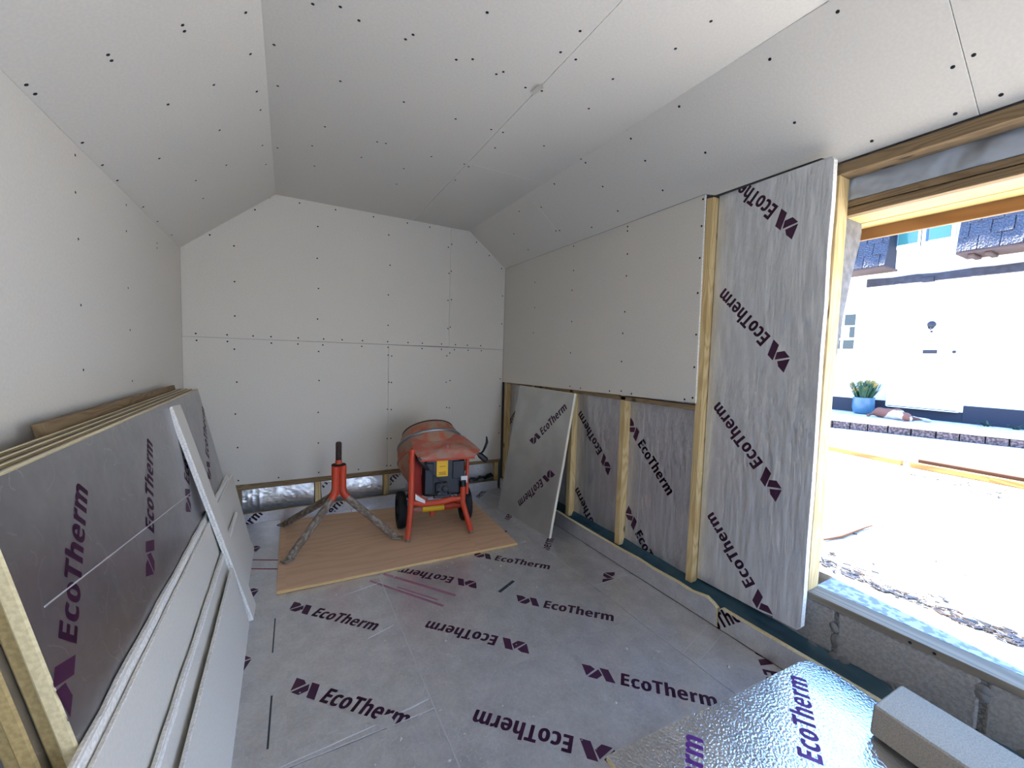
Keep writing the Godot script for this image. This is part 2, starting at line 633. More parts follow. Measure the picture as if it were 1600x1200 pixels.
	M.mortar = textured(Color(0.55, 0.54, 0.53), ntex(noise(0.08, 4, 93), 256, [Color(0.7, 0.7, 0.7), Color(1, 1, 1)], [0.25, 0.75]), 0.95, Vector3(4, 4, 1))
	M.aerated = textured(Color(0.66, 0.61, 0.54), ntex(noise(0.09, 4, 94), 512, [Color(0.90, 0.90, 0.90), Color(1, 1, 1)], [0.3, 0.6]), 0.95, Vector3(3, 3, 1))
	M.aerated.normal_enabled = true
	M.aerated.normal_texture = nnorm(noise(0.09, 4, 95), 2.0, 512)
	M.teal = mat(Color(0.13, 0.27, 0.33), 0.42)
	M.teal.normal_enabled = true
	M.teal.normal_texture = nnorm(noise(0.02, 3, 96), 4.0, 256)
	M.black_sheet = mat(Color(0.07, 0.08, 0.09), 0.35)
	M.sill_sheet = textured(Color(0.72, 0.76, 0.80), ntex(noise(0.04, 4, 97), 256, [Color(0.7, 0.72, 0.74), Color(1, 1, 1)], [0.35, 0.6]), 0.6, Vector3(2, 2, 1))
	M.felt = textured(Color(0.50, 0.50, 0.505), ntex(noise(0.03, 5, 98), 256, [Color(0.84, 0.84, 0.84), Color(1, 1, 1)], [0.25, 0.75]), 0.95, Vector3(2, 2, 1))
	M.silver = mat(Color(0.70, 0.74, 0.79), 0.45, 0.5)
	M.silver.normal_enabled = true
	M.silver.normal_texture = nnorm(noise(0.02, 3, 99), 5.0, 256)
	M.shell = mat(Color(0.5, 0.5, 0.5), 0.95)
	# mixer and stand
	M.orange = textured(Color(0.95, 0.93, 0.92), ntex(noise(0.02, 4, 101), 256, [Color(0.80, 0.24, 0.10), Color(0.84, 0.29, 0.14), Color(0.70, 0.36, 0.26)], [0.3, 0.55, 0.8]), 0.5, Vector3(1, 1, 1))
	M.dusty = textured(Color(0.95, 0.93, 0.92), ntex(noise(0.02, 4, 102), 256, [Color(0.72, 0.39, 0.31), Color(0.69, 0.46, 0.39), Color(0.66, 0.53, 0.46)], [0.25, 0.5, 0.75]), 0.8, Vector3(1.3, 1.3, 1))
	M.drum = textured(Color(0.92, 0.92, 0.92), ntex(noise(0.016, 4, 103), 256, [Color(0.74, 0.40, 0.28), Color(0.68, 0.51, 0.42), Color(0.64, 0.55, 0.47)], [0.22, 0.38, 0.65]), 0.85, Vector3(1, 1, 1))
	M.red_dark = mat(Color(0.55, 0.12, 0.07), 0.55)
	M.rubber = mat(Color(0.045, 0.045, 0.05), 0.7)
	M.black = mat(Color(0.045, 0.045, 0.06), 0.4)
	M.gear = mat(Color(0.22, 0.22, 0.23), 0.5, 0.4)
	M.yellow = mat(Color(0.93, 0.72, 0.05), 0.5)
	M.label_white = mat(Color(0.85, 0.85, 0.84), 0.6)
	M.label_ink = mat(Color(0.12, 0.11, 0.10), 0.7)
	M.mortar_leg = textured(Color(0.9, 0.9, 0.9), ntex(noise(0.015, 4, 104), 256, [Color(0.50, 0.41, 0.34), Color(0.54, 0.49, 0.43), Color(0.66, 0.62, 0.56)], [0.3, 0.5, 0.8]), 0.9, Vector3(1, 5, 1))
	M.rust = textured(Color(0.9, 0.9, 0.9), ntex(noise(0.05, 4, 105), 256, [Color(0.12, 0.08, 0.07), Color(0.30, 0.17, 0.12)], [0.35, 0.7]), 0.8, Vector3(1, 4, 1))
	M.steel = mat(Color(0.55, 0.56, 0.58), 0.35, 0.8)
	# outside
	M.ground = textured(Color(0.78, 0.76, 0.73), ntex(noise(0.03, 5, 111), 512, [Color(0.86, 0.85, 0.83), Color(1, 1, 1)], [0.3, 0.7]), 0.95, Vector3(0.6, 0.6, 1))
	M.render = mat(Color(0.93, 0.92, 0.90), 0.9)
	M.white = mat(Color(0.93, 0.93, 0.93), 0.5)
	M.plinth = mat(Color(0.09, 0.11, 0.17), 0.7)
	M.beam_dark = textured(Color(0.17, 0.18, 0.235), ntex(noise(0.03, 4, 112), 256, [Color(0.8, 0.8, 0.8), Color(1, 1, 1)], [0.3, 0.7]), 0.8, Vector3(1, 1, 1))
	M.slate = textured(Color(0.21, 0.24, 0.32), ntex(noise(0.05, 4, 113), 256, [Color(0.6, 0.6, 0.6), Color(1, 1, 1)], [0.35, 0.65]), 0.55, Vector3(3, 3, 1))
	M.slate.normal_enabled = true
	M.slate.normal_texture = nnorm(noise(0.03, 4, 114), 14.0, 256)
	M.pane = mat(Color(0.24, 0.46, 0.46), 0.12)  # sky reflection put into the glass colour as turquoise
	M.pane_dark = mat(Color(0.10, 0.17, 0.18), 0.15)
	M.blue_frame = mat(Color(0.18, 0.33, 0.42), 0.5)
	M.iron = mat(Color(0.07, 0.09, 0.15), 0.5)
	M.brown = mat(Color(0.27, 0.21, 0.20), 0.8)
	M.paving = textured(Color(0.80, 0.78, 0.76), ntex(noise(0.03, 4, 115), 256, [Color(0.85, 0.85, 0.85), Color(1, 1, 1)], [0.3, 0.7]), 0.9, Vector3(1, 1, 1))
	M.kerb = textured(Color(0.40, 0.35, 0.36), ntex(noise(0.05, 4, 116), 256, [Color(0.5, 0.5, 0.52), Color(1, 1, 1)], [0.3, 0.7]), 0.9, Vector3(2, 2, 1))
	M.pot = mat(Color(0.22, 0.37, 0.46), 0.3)
	M.leaf = mat(Color(0.12, 0.26, 0.17), 0.6)
	M.petal = mat(Color(0.56, 0.50, 0.22), 0.6)
	M.trumpet = mat(Color(0.56, 0.40, 0.12), 0.6)
	M.soil = mat(Color(0.12, 0.09, 0.07), 0.95)
	M.plank = textured(Color(0.95, 0.93, 0.90), grain_image(256, 64, Color(0.74, 0.67, 0.56), Color(0.90, 0.85, 0.75), 117, 1, 5.0), 0.8, Vector3(0.5, 3.0, 1))
	M.lumber = textured(Color(0.80, 0.76, 0.72), grain_image(256, 64, Color(0.66, 0.50, 0.28), Color(0.86, 0.70, 0.40), 118, 1, 5.0), 0.8, Vector3(0.5, 3.0, 1))
	M.lumber_dark = mat(Color(0.34, 0.22, 0.14), 0.85)
	M.bark = mat(Color(0.16, 0.10, 0.08), 0.9)
	M.vc = mat(Color.WHITE, 0.85)
	M.vc.vertex_color_use_as_albedo = true


# ------------------------------------------------------------------ build
const XL := -0.685
const XR := 2.098
const YL := 2.195
const YR := 2.395
const YC := 2.718
const ZE := 6.2      # the wall behind the camera
const FX := 2.165    # inner face of the opening's frame
const EX := Vector3(1, 0, 0)
const EY := Vector3(0, 1, 0)
const EZ := Vector3(0, 0, 1)

func _ready():
	rng.seed = 7
	# camera
	var cam := Camera3D.new()
	cam.name = "camera"
	cam.fov = rad_to_deg(2.0 * atan(600.0 / 639.70))
	cam.near = 0.05
	cam.far = 200.0
	cam.position = Vector3(0, 1.4348, 3.9846)
	cam.rotation = Vector3(-0.0640, -0.5082, 0.0285)
	add_child(cam)
	cam.current = true
	# sky, exposure
	var sky := ProceduralSkyMaterial.new()
	sky.sky_top_color = Color(0.43, 0.64, 0.91)
	sky.sky_horizon_color = Color(0.88, 0.91, 0.95)
	sky.ground_bottom_color = Color(0.6, 0.58, 0.55)
	sky.ground_horizon_color = Color(0.8, 0.8, 0.8)
	sky.energy_multiplier = 1.0
	var env := Environment.new()
	env.background_mode = Environment.BG_SKY
	env.sky = Sky.new()
	env.sky.sky_material = sky
	env.background_energy_multiplier = 2.8
	env.tonemap_mode = Environment.TONE_MAPPER_LINEAR
	env.tonemap_exposure = 3.75
	env.sdfgi_enabled = true
	env.ssao_enabled = true
	env.ssil_enabled = true
	var we := WorldEnvironment.new()
	we.name = "world_environment"
	we.environment = env
	add_child(we)
	var sun := DirectionalLight3D.new()
	sun.name = "sun"
	sun.light_energy = 4.6
	sun.light_color = Color(1.0, 0.975, 0.94)
	sun.light_angular_distance = 0.6
	sun.shadow_enabled = true
	sun.sky_mode = DirectionalLight3D.SKY_MODE_LIGHT_ONLY
	add_child(sun)
	sun.look_at_from_position(Vector3(0.12, 0.75, -0.65) * 10.0, Vector3.ZERO)

	make_materials()
	make_print()
	build_room()
	build_right_wall()
	build_opening()
	build_floor()
	build_outside()
	build_stack()
	build_offcuts()
	build_lean_board()
	build_ply()
	build_stand()
	build_mixer()
	build_front_objects()


func holder(called: String) -> Node3D:
	var o := thing(called)
	o.set_meta("kind", "structure")
	return o

func shell_box(called: String, parent: Node3D, lo: Vector3, hi: Vector3):
	bar(called, M.shell, lo, hi, parent, 0.0)

func build_room():
	var t := 0.0125
	# back wall: four boards over a core
	var w := holder("wall_back")
	struct(w, "grey plasterboard end wall with rows of screws and an open strip at its foot")
	shell_box("masonry", w, Vector3(XL - 0.4, -0.2, -0.42), Vector3(XR + 0.5, 3.4, -0.09))
	var fb := FR(Vector3(0, 0, 0), EX, EY)
	var g := 0.0012
	slab("plasterboard", M.plaster, M.gypsum, P2([XL + 0.001, 1.527 + g, 1.468 - g, 1.527 + g, 1.468 - g, YC + 0.01, -0.055, YC + 0.003, XL + 0.001, YL]), t, fb, w)
	slab("plasterboard", M.plaster, M.gypsum, P2([1.468 + g, 1.525 + g, XR - 0.001, 1.520 + g, XR - 0.001, YR, 1.663, 2.727, 1.468 + g, YC + 0.01]), t, fb, w)
	slab("plasterboard", M.plaster, M.gypsum, P2([XL + 0.001, 0.322, 0.866 - g, 0.319, 0.866 - g, 1.525 - g, XL + 0.001, 1.527 - g]), t, fb, w)
	slab("plasterboard", M.plaster, M.gypsum, P2([0.866 + g, 0.319, XR - 0.001, 0.307, XR - 0.001, 1.520 - g, 0.866 + g, 1.525 - g]), t, fb, w)
	var sp := []
	for x in [-0.345, 0.262, 0.866, 1.452, 1.482]:
		var y := 0.36
		while y < 2.66:
			var top: float = YC - 0.03
			if x < -0.055:
				top = YL + (x - XL) * 0.83 - 0.05
			if y < top and not (x > 1.4 and y < 1.5 and y > 9.0):
				sp.append(Vector2(x + rng.randf_range(-0.008, 0.008), y))
				if x == 0.866 and y < 1.5:
					sp.append(Vector2(x + 0.03, y + rng.randf_range(-0.008, 0.008)))
			y += rng.randf_range(0.255, 0.285)
	var xx := -0.6
	while xx < 2.05:
		sp.append(Vector2(xx, 1.553))
		if rng.randf() < 0.75:
			sp.append(Vector2(xx + rng.randf_range(-0.01, 0.01), 1.50))
		xx += rng.randf_range(0.12, 0.26)
	for q in [-0.1, 0.12, 0.4, 0.72, 1.03, 1.25]:
		sp.append(Vector2(q, 2.685))
	for q in [-0.5, -0.2]:
		sp.append(Vector2(q, YL + (q - XL) * 0.83 - 0.03))
	for q in [-0.5, -0.05, 0.45, 0.6, 1.1, 1.7]:
		sp.append(Vector2(q, 0.35))
	for q in [1.75, 1.9, 2.05]:
		sp.append(Vector2(q, 2.393 + (2.097 - q) * 0.77 - 0.04))
	for q in [0.6, 0.9, 1.2, 1.8, 2.1]:
		sp.append(Vector2(2.07, q))
	screws(w, sp, fb)
	# the open strip at the foot of the back wall
	bar("sole_plate", M.pine_dark, Vector3(XL, 0.27, -0.09), Vector3(XR, 0.318, -0.012), w)
	for x in [-0.346, 0.256, 0.855, 1.455, 2.052]:
		bar("stud", M.pine_dark if x < 0 else M.pine, Vector3(x - 0.024, 0.02, -0.085), Vector3(x + 0.024, 0.272, -0.006), w)
	bar("bottom_rail", M.mark, Vector3(XL, 0.0, -0.088), Vector3(XR, 0.060, -0.03), w)
	var bays := [[-0.318, 0.226], [0.286, 0.825], [0.886, 1.425], [1.485, 2.022]]
	for i in 4:
		var a: float = bays[i][0]
		var b: float = bays[i][1]
		var rows := []
		for r in 15:
			var row := PackedVector3Array()
			for c in 33:
				var u := c / 32.0
				var v := r / 14.0
				var z := -0.035 + 0.018 * sin(v * PI) + rng.randf_range(-0.002, 0.002)
				if i == 0 and u < 0.22:
					z += 0.010 * sin(u * 95.0) * sin(v * PI)
				row.append(Vector3(lerpf(a, b, u), lerpf(0.268, 0.058, v) + 0.004 * sin(u * 17.0), z))
			rows.append(row)
		var mb := MB.new()
		mb.sheet(M.quilt, rows, false, true, b - a, 0.2)
		var back := []
		for row in rows:
			var br := PackedVector3Array()
			for p in row:
				br.append(Vector3(p.x, p.y, -0.075))
			back.append(br)
		mb.sheet(M.quilt, back, false, false, b - a, 0.2)
		var qn := obj("foil_quilt", mb.mesh(), w)
		if i == 1 or i == 2:
			var lf := Node3D.new()
			var cl := R2(a, 0.09, b, 0.262)
			var at = [0.10, 0.005] if i == 1 else [0.72, -0.02]
			# print on its own flat facing strip
			var strip := slab("foil_facing", M.foil_lean, M.pir, R2(a + 0.004, 0.11, a + 0.16, 0.262), 0.004, FR(Vector3(0, 0, -0.012), EX, EY), w)
			lettering(strip, at[0], at[1], 45.0, R2(a + 0.006, 0.115, a + 0.155, 0.26))
			lf.free()
	var cr := MB.new()
	var cp := []
	for k in 13:
		cp.append(Vector3(1.62 + k * 0.033, 0.105 + 0.012 * sin(k * 1.9) + 0.002 * k, -0.004 + 0.006 * cos(k * 2.3)))
	cr.tube(M.black_sheet, cp, [0.004, 0.009, 0.006, 0.010, 0.007, 0.012, 0.008, 0.011, 0.007, 0.012, 0.014, 0.016, 0.006], 8, 1.6)
	obj("membrane_edge", cr.mesh(), w)
	# upstand along the back wall
	var up := slab("edge_insulation_strip", M.foil_floor, M.pir_dark, R2(-0.45, 0.0, 2.04, 0.088), 0.025, FR(Vector3(0, 0.0005, 0.062), EX, EY))
	tag(up, "low foil faced insulation strip standing along the foot of the back wall", "insulation strip", "insulation strips round the floor edge")
	lettering(up, -0.443, -0.21, 45.0, R2(-0.445, 0.001, 2.0, 0.086))
	lettering(up, 0.203, -0.19, 45.0, R2(-0.445, 0.001, 2.0, 0.086))
	lettering(up, 0.86, -0.19, 45.0, R2(-0.445, 0.001, 2.0, 0.086))
	# left wall
	w = holder("wall_left")
	struct(w, "pale plasterboard side wall behind the leaning stack of boards")
	shell_box("masonry", w, Vector3(XL - 0.4, -0.2, -0.42), Vector3(XL - 0.02, 2.6, ZE + 0.3))
	var fl := FR(Vector3(XL, 0, 0), -EZ, EY)
	slab("plasterboard", M.plaster, M.gypsum, R2(-2.45 + g, 0.0, 0.0, YL), t, fl, w)
	slab("plasterboard", M.plaster, M.gypsum, R2(-4.85 + g, 0.0, -2.45 - g, YL), t, fl, w)
	slab("plasterboard", M.plaster, M.gypsum, R2(-ZE, 0.0, -4.85 - g, YL), t, fl, w)
	sp = pts([1.78, 2.15, 1.79, 2.01, 1.78, 1.84, 1.78, 1.59, 1.78, 1.34, 1.21, 2.14, 1.22, 2.01, 1.22, 1.73, 1.21, 1.52, 1.20, 1.26, 0.65, 2.08, 0.65, 2.05])
	for i in sp.size():
		sp[i].x = -sp[i].x
	screws(w, sp, fl, 0.0055)
	# ceiling: level part and two slopes
	w = holder("ceiling")
	struct(w, "plasterboard ceiling, level in the middle with screw heads and open joints")
	var fc := FR(Vector3(0, YC, 0), EX, EZ)   # looks down
	fc = Transform3D(Basis(EX, EZ, -EY), Vector3(0, YC, 0))
	slab("plasterboard", M.plaster, M.gypsum, P2([-0.055, 0, 1.085 - g, 0, 1.035 - g, ZE, -0.115, ZE]), t, fc, w)
	slab("plasterboard", M.plaster, M.gypsum, P2([1.085 + g, 0, 1.663, 0, 1.676, 1.375 - g, 1.0739 + g, 1.362 - g]), t, fc, w)
	slab("plasterboard", M.plaster, M.gypsum, P2([1.0739 + g, 1.362 + g, 1.676, 1.375 + g, 1.696, 3.78 - g, 1.0545 + g, 3.76 - g]), t, fc, w)
	slab("plasterboard", M.plaster, M.gypsum, P2([1.0545 + g, 3.76 + g, 1.696, 3.78 + g, 1.717, ZE, 1.035 + g, ZE]), t, fc, w)
	screws(w, pts([0.1, 2.21, 0.19, 2.25, 0.26, 2.22, 0.44, 2.22, 0.46, 2.26, 0.67, 2.51, 0.66, 2.22, 0.72, 2.26, 0.85, 2.23, 0.87, 2.26, 0.24, 1.8, 0.54, 1.8, 0.82, 1.8, 1.03, 1.81, 1.1, 1.82, 0.21, 1.33, 0.5, 1.32, 0.55, 1.33, 0.16, 1.05, 0.45, 1.06, 0.84, 1.32, 0.19, 0.75, 0.73, 1.05]), fc)
	screws(w, pts([1.41, 2.91, 1.02, 2.62, 1.41, 2.75, 1.02, 2.49, 1.1, 2.49, 1.01, 2.22, 1.32, 2.48, 1.09, 2.24, 1.37, 2.25, 1.68, 2.21, 1.67, 1.81, 1.38, 1.82, 1.06, 1.34, 1.1, 1.07, 1.14, 1.64, 0.75, 0.76, 1.1, 1.32, 0.0, 2.5, -0.03, 1.9, -0.02, 1.6, -0.03, 0.9]), fc)
	# a torn flap of paper hanging at the joint
	var mb2 := MB.new()
	mb2.hexa(M.plaster, M.gypsum, [Vector3(1.045, YC - 0.001, 2.21), Vector3(1.075, YC - 0.001, 2.20), Vector3(1.068, YC - 0.018, 2.29), Vector3(1.050, YC - 0.014, 2.31)], [Vector3(1.045, YC - 0.003, 2.21), Vector3(1.075, YC - 0.003, 2.20), Vector3(1.068, YC - 0.020, 2.29), Vector3(1.050, YC - 0.016, 2.31)])
	obj("torn_paper", mb2.mesh(), w)
	shell_box("roof_deck", w, Vector3(XL - 0.4, YC + 0.10, -0.42), Vector3(XR + 0.6, YC + 0.35, ZE + 0.3))
	# left slope
	var sl := Vector3(-0.055 - XL, YC - YL, 0).normalized()
	var L := Vector2(-0.055 - XL, YC - YL).length()
	w = holder("ceiling_left")
	struct(w, "sloping plasterboard ceiling over the left wall")
	var fsl := Transform3D(Basis(EZ, sl, EZ.cross(sl)), Vector3(XL, YL, 0))
	if fsl.basis.z.y > 0:
		fsl.basis = Basis(-EZ, sl, (-EZ).cross(sl))
	var sg := -1.0 if fsl.basis.x.z < 0 else 1.0
	slab("plasterboard", M.plaster, M.gypsum, P2([0, 0, sg * (2.9 - g), 0, sg * (2.9 - g), L - 0.020, 0, L]), t, fsl, w)
	slab("plasterboard", M.plaster, M.gypsum, P2([sg * (2.9 + g), 0, sg * ZE, 0, sg * ZE, L - 0.04, sg * (2.9 + g), L - 0.020]), t, fsl, w)
	sp = pts([2.11, 0.74, 2.16, 0.51, 2.13, 0.51, 2.15, 0.26, 2.12, 0.26, 1.87, 0.74, 1.77, 0.56, 1.58, 0.75, 1.4, 0.76, 1.77, 0.36, 1.39, 0.53, 1.39, 0.22, 0.97, 0.51, 0.99, 0.75, 0.69, 0.76, 0.97, 0.32, 0.67, 0.31, 2.15, 0.02, 2.1, 0.02, 1.76, 0.02, 1.55, 0.015, 1.37, 0.015, 0.97, 0.015, 0.68, 0.015, 0.34, 0.02])
	for i in sp.size():
		sp[i].x *= sg
	screws(w, sp, fsl)
	# right slope
	var sr := Vector3(1.663 - 2.097, 2.727 - YR, 0).normalized()
	w = holder("ceiling_right")
	struct(w, "sloping plasterboard ceiling over the right wall and the opening")
	var fsr := Transform3D(Basis(EZ, sr, EZ.cross(sr)), Vector3(2.097, YR, 0))
	var s2 := 1.0
	if fsr.basis.z.y > 0:
		fsr.basis = Basis(-EZ, sr, (-EZ).cross(sr))
		s2 = -1.0
	slab("plasterboard", M.plaster, M.gypsum, P2([0, 0, s2 * (1.14 - g), 0, s2 * (1.14 - g), 0.545, 0, 0.550]), t, fsr, w)
	slab("plasterboard", M.plaster, M.gypsum, P2([s2 * (1.14 + g), 0, s2 * 2.41, 0, s2 * 2.46, -0.03, s2 * 2.98, -0.035, s2 * 3.03, -0.085, s2 * (3.455 - g), -0.085, s2 * (3.44 - g), 0.525, s2 * (1.14 + g), 0.545]), t, fsr, w)
	slab("plasterboard", M.plaster, M.gypsum, P2([s2 * (3.455 + g), -0.085, s2 * ZE, -0.085, s2 * ZE, 0.50, s2 * (3.44 + g), 0.525]), t, fsr, w)
	sp = pts([3.19, 0.48, 2.95, 0.46, 3.47, 0.13, 3.42, 0.12, 3.51, -0.04, 3.4, -0.05, 3.16, -0.04, 2.94, 0.17, 2.53, 0.49, 2.53, 0.22, 2.2, 0.33, 2.2, 0.48, 2.19, 0.12, 1.82, 0.31, 1.82, 0.5, 1.8, 0.11, 1.46, 0.49, 1.12, 0.16, 1.16, 0.15, 1.49, 0.07, 1.17, 0.39, 0.6, 0.3, 0.6, 0.1, 0.9, 0.45])
	for i in sp.size():
		sp[i].x *= s2
	screws(w, sp, fsr)
	# wall behind the camera, with an added doorway that lets in fill light
	w = holder("wall_front")
	struct(w, "plasterboard wall behind the camera, with an added doorway for daylight")
	for q in [[XL - 0.4, -0.2, 0.55, 3.1], [1.75, -0.2, XR + 0.5, 3.1], [0.55, 2.1, 1.75, 3.1], [0.55, -0.2, 1.75, 0.05]]:
		shell_box("masonry", w, Vector3(q[0], q[1], ZE + 0.02), Vector3(q[2], q[3], ZE + 0.3))
	var ff := FR(Vector3(0, 0, ZE), -EX, EY)
	slab("plasterboard", M.plaster, M.gypsum, R2(-XR - 0.1, 0.0, -1.75, YC), t, ff, w)
	slab("plasterboard", M.plaster, M.gypsum, R2(-0.55, 0.0, -XL, YC), t, ff, w)
	slab("plasterboard", M.plaster, M.gypsum, R2(-1.75, 2.1, -0.55, YC), t, ff, w)


func build_right_wall():
	var w := holder("wall_right")
	struct(w, "timber stud wall with plasterboard above and foil insulation between the studs")
	var fr := FR(Vector3(XR, 0, 0), EZ, EY)
	# frame whose x runs along +z and whose z looks into the room
	fr = Transform3D(Basis(EZ, EY, -EX), Vector3(XR, 0, 0))
	shell_box("masonry", w, Vector3(2.26, -0.2, -0.42), Vector3(2.44, 2.6, 2.93))
	slab("plasterboard", M.plaster, M.gypsum, P2([0.002, 1.166, 2.425, 1.200, 2.413, 2.393, 0.002, 2.393]), 0.0125, fr, w)
	var sp := pts([2.4, 2.37, 2.4, 2.22, 1.81, 2.37, 1.81, 2.34, 1.82, 2.18, 1.2, 2.37, 1.21, 2.17, 1.2, 2.01, 1.82, 2.03, 2.4, 2.04, 2.4, 1.84, 1.82, 1.78, 1.81, 1.63, 1.81, 1.43, 2.405, 1.6, 2.405, 1.41, 1.21, 1.75, 1.21, 1.49, 0.61, 2.16, 0.62, 1.92, 0.61, 1.68, 1.22, 1.21, 1.36, 1.205, 1.7, 1.21, 1.82, 1.22, 1.92, 1.21, 2.35, 1.215, 2.405, 1.23])
	screws(w, sp, fr)
	bar("noggin", M.pine_dark, Vector3(2.111, 1.155, 0.05), Vector3(2.155, 1.185, 2.42), w)
	var sx := 2.111
	bar("stud", M.pine, Vector3(sx, 0.11, 0.028), Vector3(2.205, 1.20, 0.075), w)
	for z in [0.62, 1.228, 1.829]:
		bar("stud", M.pine, Vector3(sx, 0.10, z - 0.0235), Vector3(2.205, 1.20, z + 0.0235), w)
	bar("stud", M.pine, Vector3(sx, 0.125, 2.4155), Vector3(2.205, 2.37, 2.4565), w)
	# infill boards between the studs
	var ix := 2.165
	var f2 := Transform3D(Basis(EZ, EY, -EX), Vector3(ix, 0, 0))
	var bays := [[0.077, 0.595], [0.645, 1.203], [1.253, 1.804], [1.854, 2.414]]
	var lets := [[[-0.06, 0.55, 45.0], [-0.055, 0.13, 45.0], [0.4, 0.35, 45.0]], [[1.0, 0.7, 135.0]], [[1.576, 0.733, 135.0], [1.575, 0.082, 135.0]], [[1.935, 0.852, -45.5], [1.952, 0.215, -46.0]]]
	for i in 4:
		var a: float = bays[i][0]
		var b: float = bays[i][1]
		var poly := R2(a, 0.10, b, 1.20)
		var o := slab("insulation_board", M.foil_infill_shaded, M.pir, poly, 0.05, f2, w)
		for l in lets[i]:
			lettering(o, l[0], l[1], l[2], poly)
		if i == 3:
			slab("tape", M.tape, M.tape, P2([1.963, 0.13, 1.966, 0.13, 1.985, 1.14, 1.982, 1.14]), 0.0008, Transform3D(f2.basis, Vector3(ix - 0.0009, 0, 0)), w)
	# the tall board at the edge of the opening: its far side tucked in, its near side standing proud
	var c0 := Vector3(2.155, 0.150, 2.462)
	var c1 := Vector3(2.088, 0.205, 3.058)
	var ft := FR(c0, Vector3(c1.x - c0.x, 0, c1.z - c0.z), EY)
	var wv := Vector2((c1 - c0).dot(ft.basis.x), (c1 - c0).dot(ft.basis.y))
	var outline := PackedVector2Array([Vector2(0, 0.0), Vector2(wv.x * 0.5, 0.024), Vector2(wv.x - 0.02, 0.05), Vector2(wv.x - 0.002, 0.075)])
	for k in 9:
		outline.append(Vector2(wv.x - 0.0012 * k + rng.randf_range(-0.004, 0.002), 0.25 + k * 0.22))
	outline.append(Vector2(wv.x - 0.012, 2.185))
	outline.append(Vector2(wv.x - 0.024, 2.200))
	outline.append(Vector2(0, 2.229))
	var tb := slab("insulation_board", M.foil_wall, M.gypsum, outline, 0.026, ft)
	tag(tb, "tall foil faced insulation board with purple print standing loose beside the opening", "insulation board")
	for q in [[2.81, 2.211], [2.816, 1.579], [2.822, 0.944], [2.824, 0.308]]:
		var p := Vector3(2.115, q[1], q[0])
		var d := p - c0
		lettering(tb, d.dot(ft.basis.x) , d.dot(ft.basis.y), 135.3, outline)
	# the membrane along the foot of the wall
	var rows := []
	var prof := [[2.205, 0.165], [2.158, 0.135], [2.146, 0.105], [2.120, 0.075], [2.092, 0.07], [2.078, 0.03], [2.078, 0.002]]
	for i in prof.size():
		var row := PackedVector3Array()
		for k in 121:
			var z := 0.03 + k * (ZE - 0.06) / 120.0
			var wob := 0.006 * sin(z * 7.0 + i) + 0.004 * sin(z * 17.0 + i * 2.0)
			row.append(Vector3(prof[i][0] - 0.004 * sin(z * 5.0 + i), prof[i][1] + (wob if i < 5 else 0.0), z))
		rows.append(row)
	var back := []
	for r in rows:
		var br := PackedVector3Array()
		for p in r:
			br.append(p + Vector3(0.006, -0.004, 0))
		back.append(br)
	var mb := MB.new()
	mb.sheet(M.teal, rows, false, false, 6.0, 0.3)
	mb.sheet(M.teal, back, false, true, 6.0, 0.3)
	obj("damp_proof_membrane", mb.mesh(), w)
	# upstand strips of insulation along the floor edge
	var fu := Transform3D(Basis(EZ, EY, -EX), Vector3(2.050, 0.0005, 0))
	var pa := P2([0.095, 0.0, 2.672, 0.0, 2.668, 0.105, 2.645, 0.118, 2.60, 0.135])
	var z2 := 2.5
	while z2 > 0.2:
		pa.append(Vector2(z2, 0.119 + rng.randf_range(-0.004, 0.005)))
		z2 -= rng.randf_range(0.09, 0.2)
	pa.append(Vector2(0.095, 0.118))
	var ua := slab("edge_insulation_strip", M.foil_floor, M.pir, pa, 0.027, fu, null, 0.003)
	tag(ua, "foil faced strip with torn yellow top edge at the foot of the stud wall", "insulation strip", "insulation strips round the floor edge")
	var pb := P2([2.676, 0.0, ZE - 0.1, 0.0, ZE - 0.1, 0.112, 2.72, 0.118, 2.695, 0.120, 2.676, 0.105])
	var ub := slab("edge_insulation_strip", M.foil_floor, M.pir, pb, 0.027, fu, null, 0.003)
	tag(ub, "foil faced insulation strip with cut purple letters standing below the block sill", "insulation strip", "insulation strips round the floor edge")
	lettering(ub, 2.610, -0.080, 45.0, pb)


